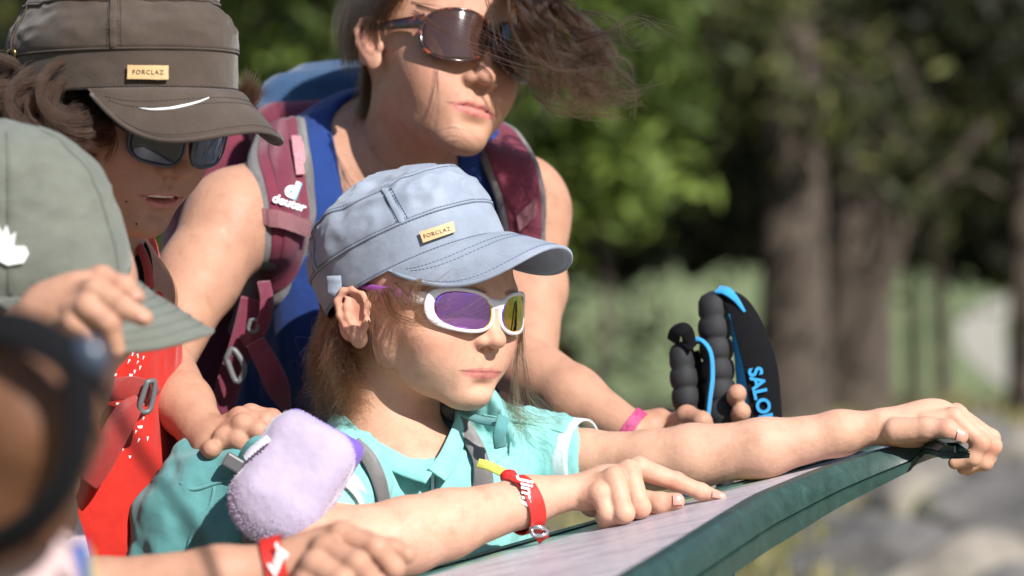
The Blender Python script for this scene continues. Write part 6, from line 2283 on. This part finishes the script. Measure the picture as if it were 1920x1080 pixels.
for v in (.2, .34, .48, .62, .76, .9): S += dashes(CK.brim_line(v, -.9, .9), .0026, .0016)
for sg in (0, 60, 120, 180, 240, 300):
    for d in (-1.2, 1.2): S += dashes(CK.line(R(sg + d), R(sg + d), np.linspace(.02, .96, 70), .06, 70), .0026, .0016)
capsules("stitching", S, .0004, M_THREAD_SAGE, cap3, 4)['kind'] = 'stuff'
tube("brim_edge", CK.brim_line(1.0, -.99, .99, -.12), .0026, M_CAP_SAGE, cap3, 8)
for sg in (0, 60, 120, 180, 240, 300):
    tube("panel_seam", CK.line(R(sg), R(sg), np.linspace(.02, .96, 50), .02, 50), .0011, M_CAP_SAGE, cap3, 6)
ckb = bvh_of(ck_crown)
# emblem: a stitched white bird-like mark
pts = [(-2, 425), (8, 440), (14, 424), (20, 446), (30, 436), (26, 462), (48, 462), (54, 476), (44, 492), (16, 497), (-4, 486), (-14, 470)]
fan = []
for i in range(len(pts)):
    a, c = pts[i], pts[(i + 1) % len(pts)]
    for t in (0, .5): fan.append((a[0] * (1 - t) + c[0] * t, a[1] * (1 - t) + c[1] * t))
V = []
for q in fan + [(14, 470)]:
    p_, n_ = on(ckb, max(q[0], -40), q[1], .0035); V.append(p_ if p_ is not None else P(q[0], q[1], 2.25))
nV = len(fan); base = [v.copy() for v in V]
for q, i in zip(fan, range(nV)):
    p_, n_ = on(ckb, q[0], q[1], .0002); V.append(p_ if p_ is not None else base[i])
F = [(i, (i + 1) % nV, nV) for i in range(nV)] + [(i, nV + 1 + i, nV + 1 + (i + 1) % nV, (i + 1) % nV) for i in range(nV)]
em = mesh_np("emblem", np.array(V), [list(f) for f in F])
bm = bmesh.new(); bm.from_mesh(em); bmesh.ops.recalc_face_normals(bm, faces=bm.faces); bm.to_mesh(em); bm.free()
link("emblem", em, M_WHITE_THREAD, cap3, smooth=False)
wc = P(522, 1064, 2.22)
wb2, wb2o = band("wristband", wc, P(560, 1040, 2.22) - P(480, 1062, 2.22), .0215, .0225, .0155, M_BAND_RED, "red fabric wristband with white script on the lower hand, left of the girl's elbow", "wristband", "red wristbands", up=(0, 0, 1))
w2b = bvh_of(wb2o)
c, nn = on(w2b, 524, 1052, .0008)
if c is not None:
    lettering("lettering", "Jimy", c, P(516, 1062, 2.2) - P(534, 1012, 2.2), P(560, 1050, 2.2) - P(500, 1030, 2.2), .0125, M_WHITE_THREAD, wb2, shear=.3, bold=.0004, lift=.0012, thick=.0008)


# ------------------------------------------------------------------ the person closest to us, cut by the left edge
fore = empty("person", (P(-120, 1080, 1.56)[0], 1.56, 0), "blurred person cut off by the left edge, only a tanned arm showing, its colour darkened for shade", "person", "family at the information board")
b = Blob(.02)
b.chain([P(-150, 700, 1.62), P(20, 735, 1.555), P(58, 800, 1.545), P(10, 930, 1.56), P(-110, 1010, 1.60)], [.036, .0355, .033, .031, .027])
b.cone(P(-150, 700, 1.62), P(-330, 760, 1.68), .036, .055)
b.chain([P(-330, 760, 1.68), P(-360, 640, 1.68), P(-370, 560, 1.68)], [.055, .045, .045]); b.ell(P(-370, 420, 1.67), (.072, .085, .10))
me = b.mesh("body", .0022); attr(me, "lip", np.zeros(len(me.vertices))); attr(me, "flush", np.zeros(len(me.vertices)))
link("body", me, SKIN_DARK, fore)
b = Blob(.02)
b.cone(P(-20, 1050, 1.60), P(50, 1130, 1.60), .034, .036); b.ell(P(-140, 1300, 1.64), (.10, .08, .12), k=.04); b.cone(P(-340, 760, 1.70), P(-200, 1200, 1.66), .075, .09, k=.05)
me = b.mesh("shirt", .005); displace(me, lambda V: .003 * fbm(V * 30, 3)); link("shirt", me, M_SHIRT_W, fore)
strip("shirt_trim", [P(146, 1020, 1.56), P(154, 1050, 1.555), P(164, 1110, 1.555)], [(0, -1, 0)] * 3, .007, .003, cloth("blue_trim", srgb(40, 90, 180)), fore, 12)
strip("shirt_trim", [P(162, 1030, 1.56), P(168, 1060, 1.555), P(176, 1110, 1.555)], [(0, -1, 0)] * 3, .0035, .003, cloth("yellow_trim", srgb(180, 180, 70)), fore, 12)
fq = P(-140, 1500, 1.64)
legs(fore, (fq[0] - .06, 1.64, .62), (fq[0] + .06, 1.64, .62), (fq[0] - .08, 1.62, 0), (fq[0] + .08, 1.70, 0), .075, M_TROUSER, M_SHOE)
fs = empty("arm_strap", P(120, 680, 1.50), "blurred wide black strap with a long thin cord, looped round the tanned arm", "strap")
pth = [P(-60, 606, 1.53), P(10, 612, 1.505), P(80, 636, 1.495), P(138, 682, 1.49), P(152, 770, 1.49), P(138, 860, 1.492), P(98, 940, 1.50), P(30, 1000, 1.515), P(-60, 1040, 1.54)]
cc = P(20, 810, 1.58)
strip("strap", pth, [unit(unit(p - cc) * .8 + np.array((0, -.7, 0))) for p in pth], [.019, .020, .021, .018, .016, .0145, .0145, .015, .016], .006, M_BLACK_WEB, fs, 70, .4)
b = Blob(.005); b.ell(P(172, 668, 1.49), (.0085, .0065, .0115), axes=np.stack([unit((1, 0, .6)), (0, 1, 0), unit((-.6, 0, 1))], 1))
link("clip", b.mesh("clip", .0008), plain("smoky_blue_plastic", srgb(52, 62, 78), .35, coat=.2, bump=0), fs)
tube("cord", [P(172, 690, 1.50), P(215, 770, 1.52), P(262, 850, 1.545), P(320, 930, 1.57), P(368, 1000, 1.59), P(402, 1080, 1.60), P(410, 1140, 1.60)], .0026, M_BLACK_WEB, fs, 8, n=40)

# ------------------------------------------------------------------ somebody far off beyond the cap's brim
wk = empty("person", (P(1056, 540, 38)[0], 38, 0), "distant blurred person in an orange top and white trousers beyond the blue cap's brim", "person", None)
x0 = P(1056, 540, 38)[0]; g0 = float(hgt(np.array(x0), np.array(38.0)))
b = Blob(.03)
b.ell((x0, 38, g0 + 1.62), (.10, .11, .13)); b.cone((x0, 38, g0 + 1.5), (x0, 38, g0 + 1.4), .06, .08)
b.cone((x0 - .12, 38, g0 + 1.3), (x0 - .25, 37.9, g0 + .85), .06, .045); b.cone((x0 + .12, 38, g0 + 1.3), (x0 + .24, 37.9, g0 + .85), .06, .045); b.cone((x0, 38, g0 + 1.35), (x0, 38, g0 + .9), .10, .10)
me = b.mesh("body", .02); attr(me, "lip", np.zeros(len(me.vertices))); attr(me, "flush", np.zeros(len(me.vertices))); link("body", me, SKIN_BOY, wk)
b = Blob(.04); b.cone((x0, 38, g0 + 1.36), (x0, 38, g0 + .95), .20, .18); b.cone((x0 - .17, 38, g0 + 1.36), (x0 - .24, 37.95, g0 + 1.05), .08, .07); b.cone((x0 + .17, 38, g0 + 1.36), (x0 + .24, 37.95, g0 + 1.05), .08, .07)
link("top", b.mesh("top", .025), cloth("orange_top", srgb(226, 110, 60)), wk)
b = Blob(.04); b.cone((x0 - .08, 38, g0 + .95), (x0 - .12, 38, g0 + .05), .11, .07); b.cone((x0 + .08, 38, g0 + .95), (x0 + .12, 38, g0 + .05), .11, .07)
link("trousers", b.mesh("trousers", .025), cloth("white_trousers", srgb(224, 222, 216)), wk)
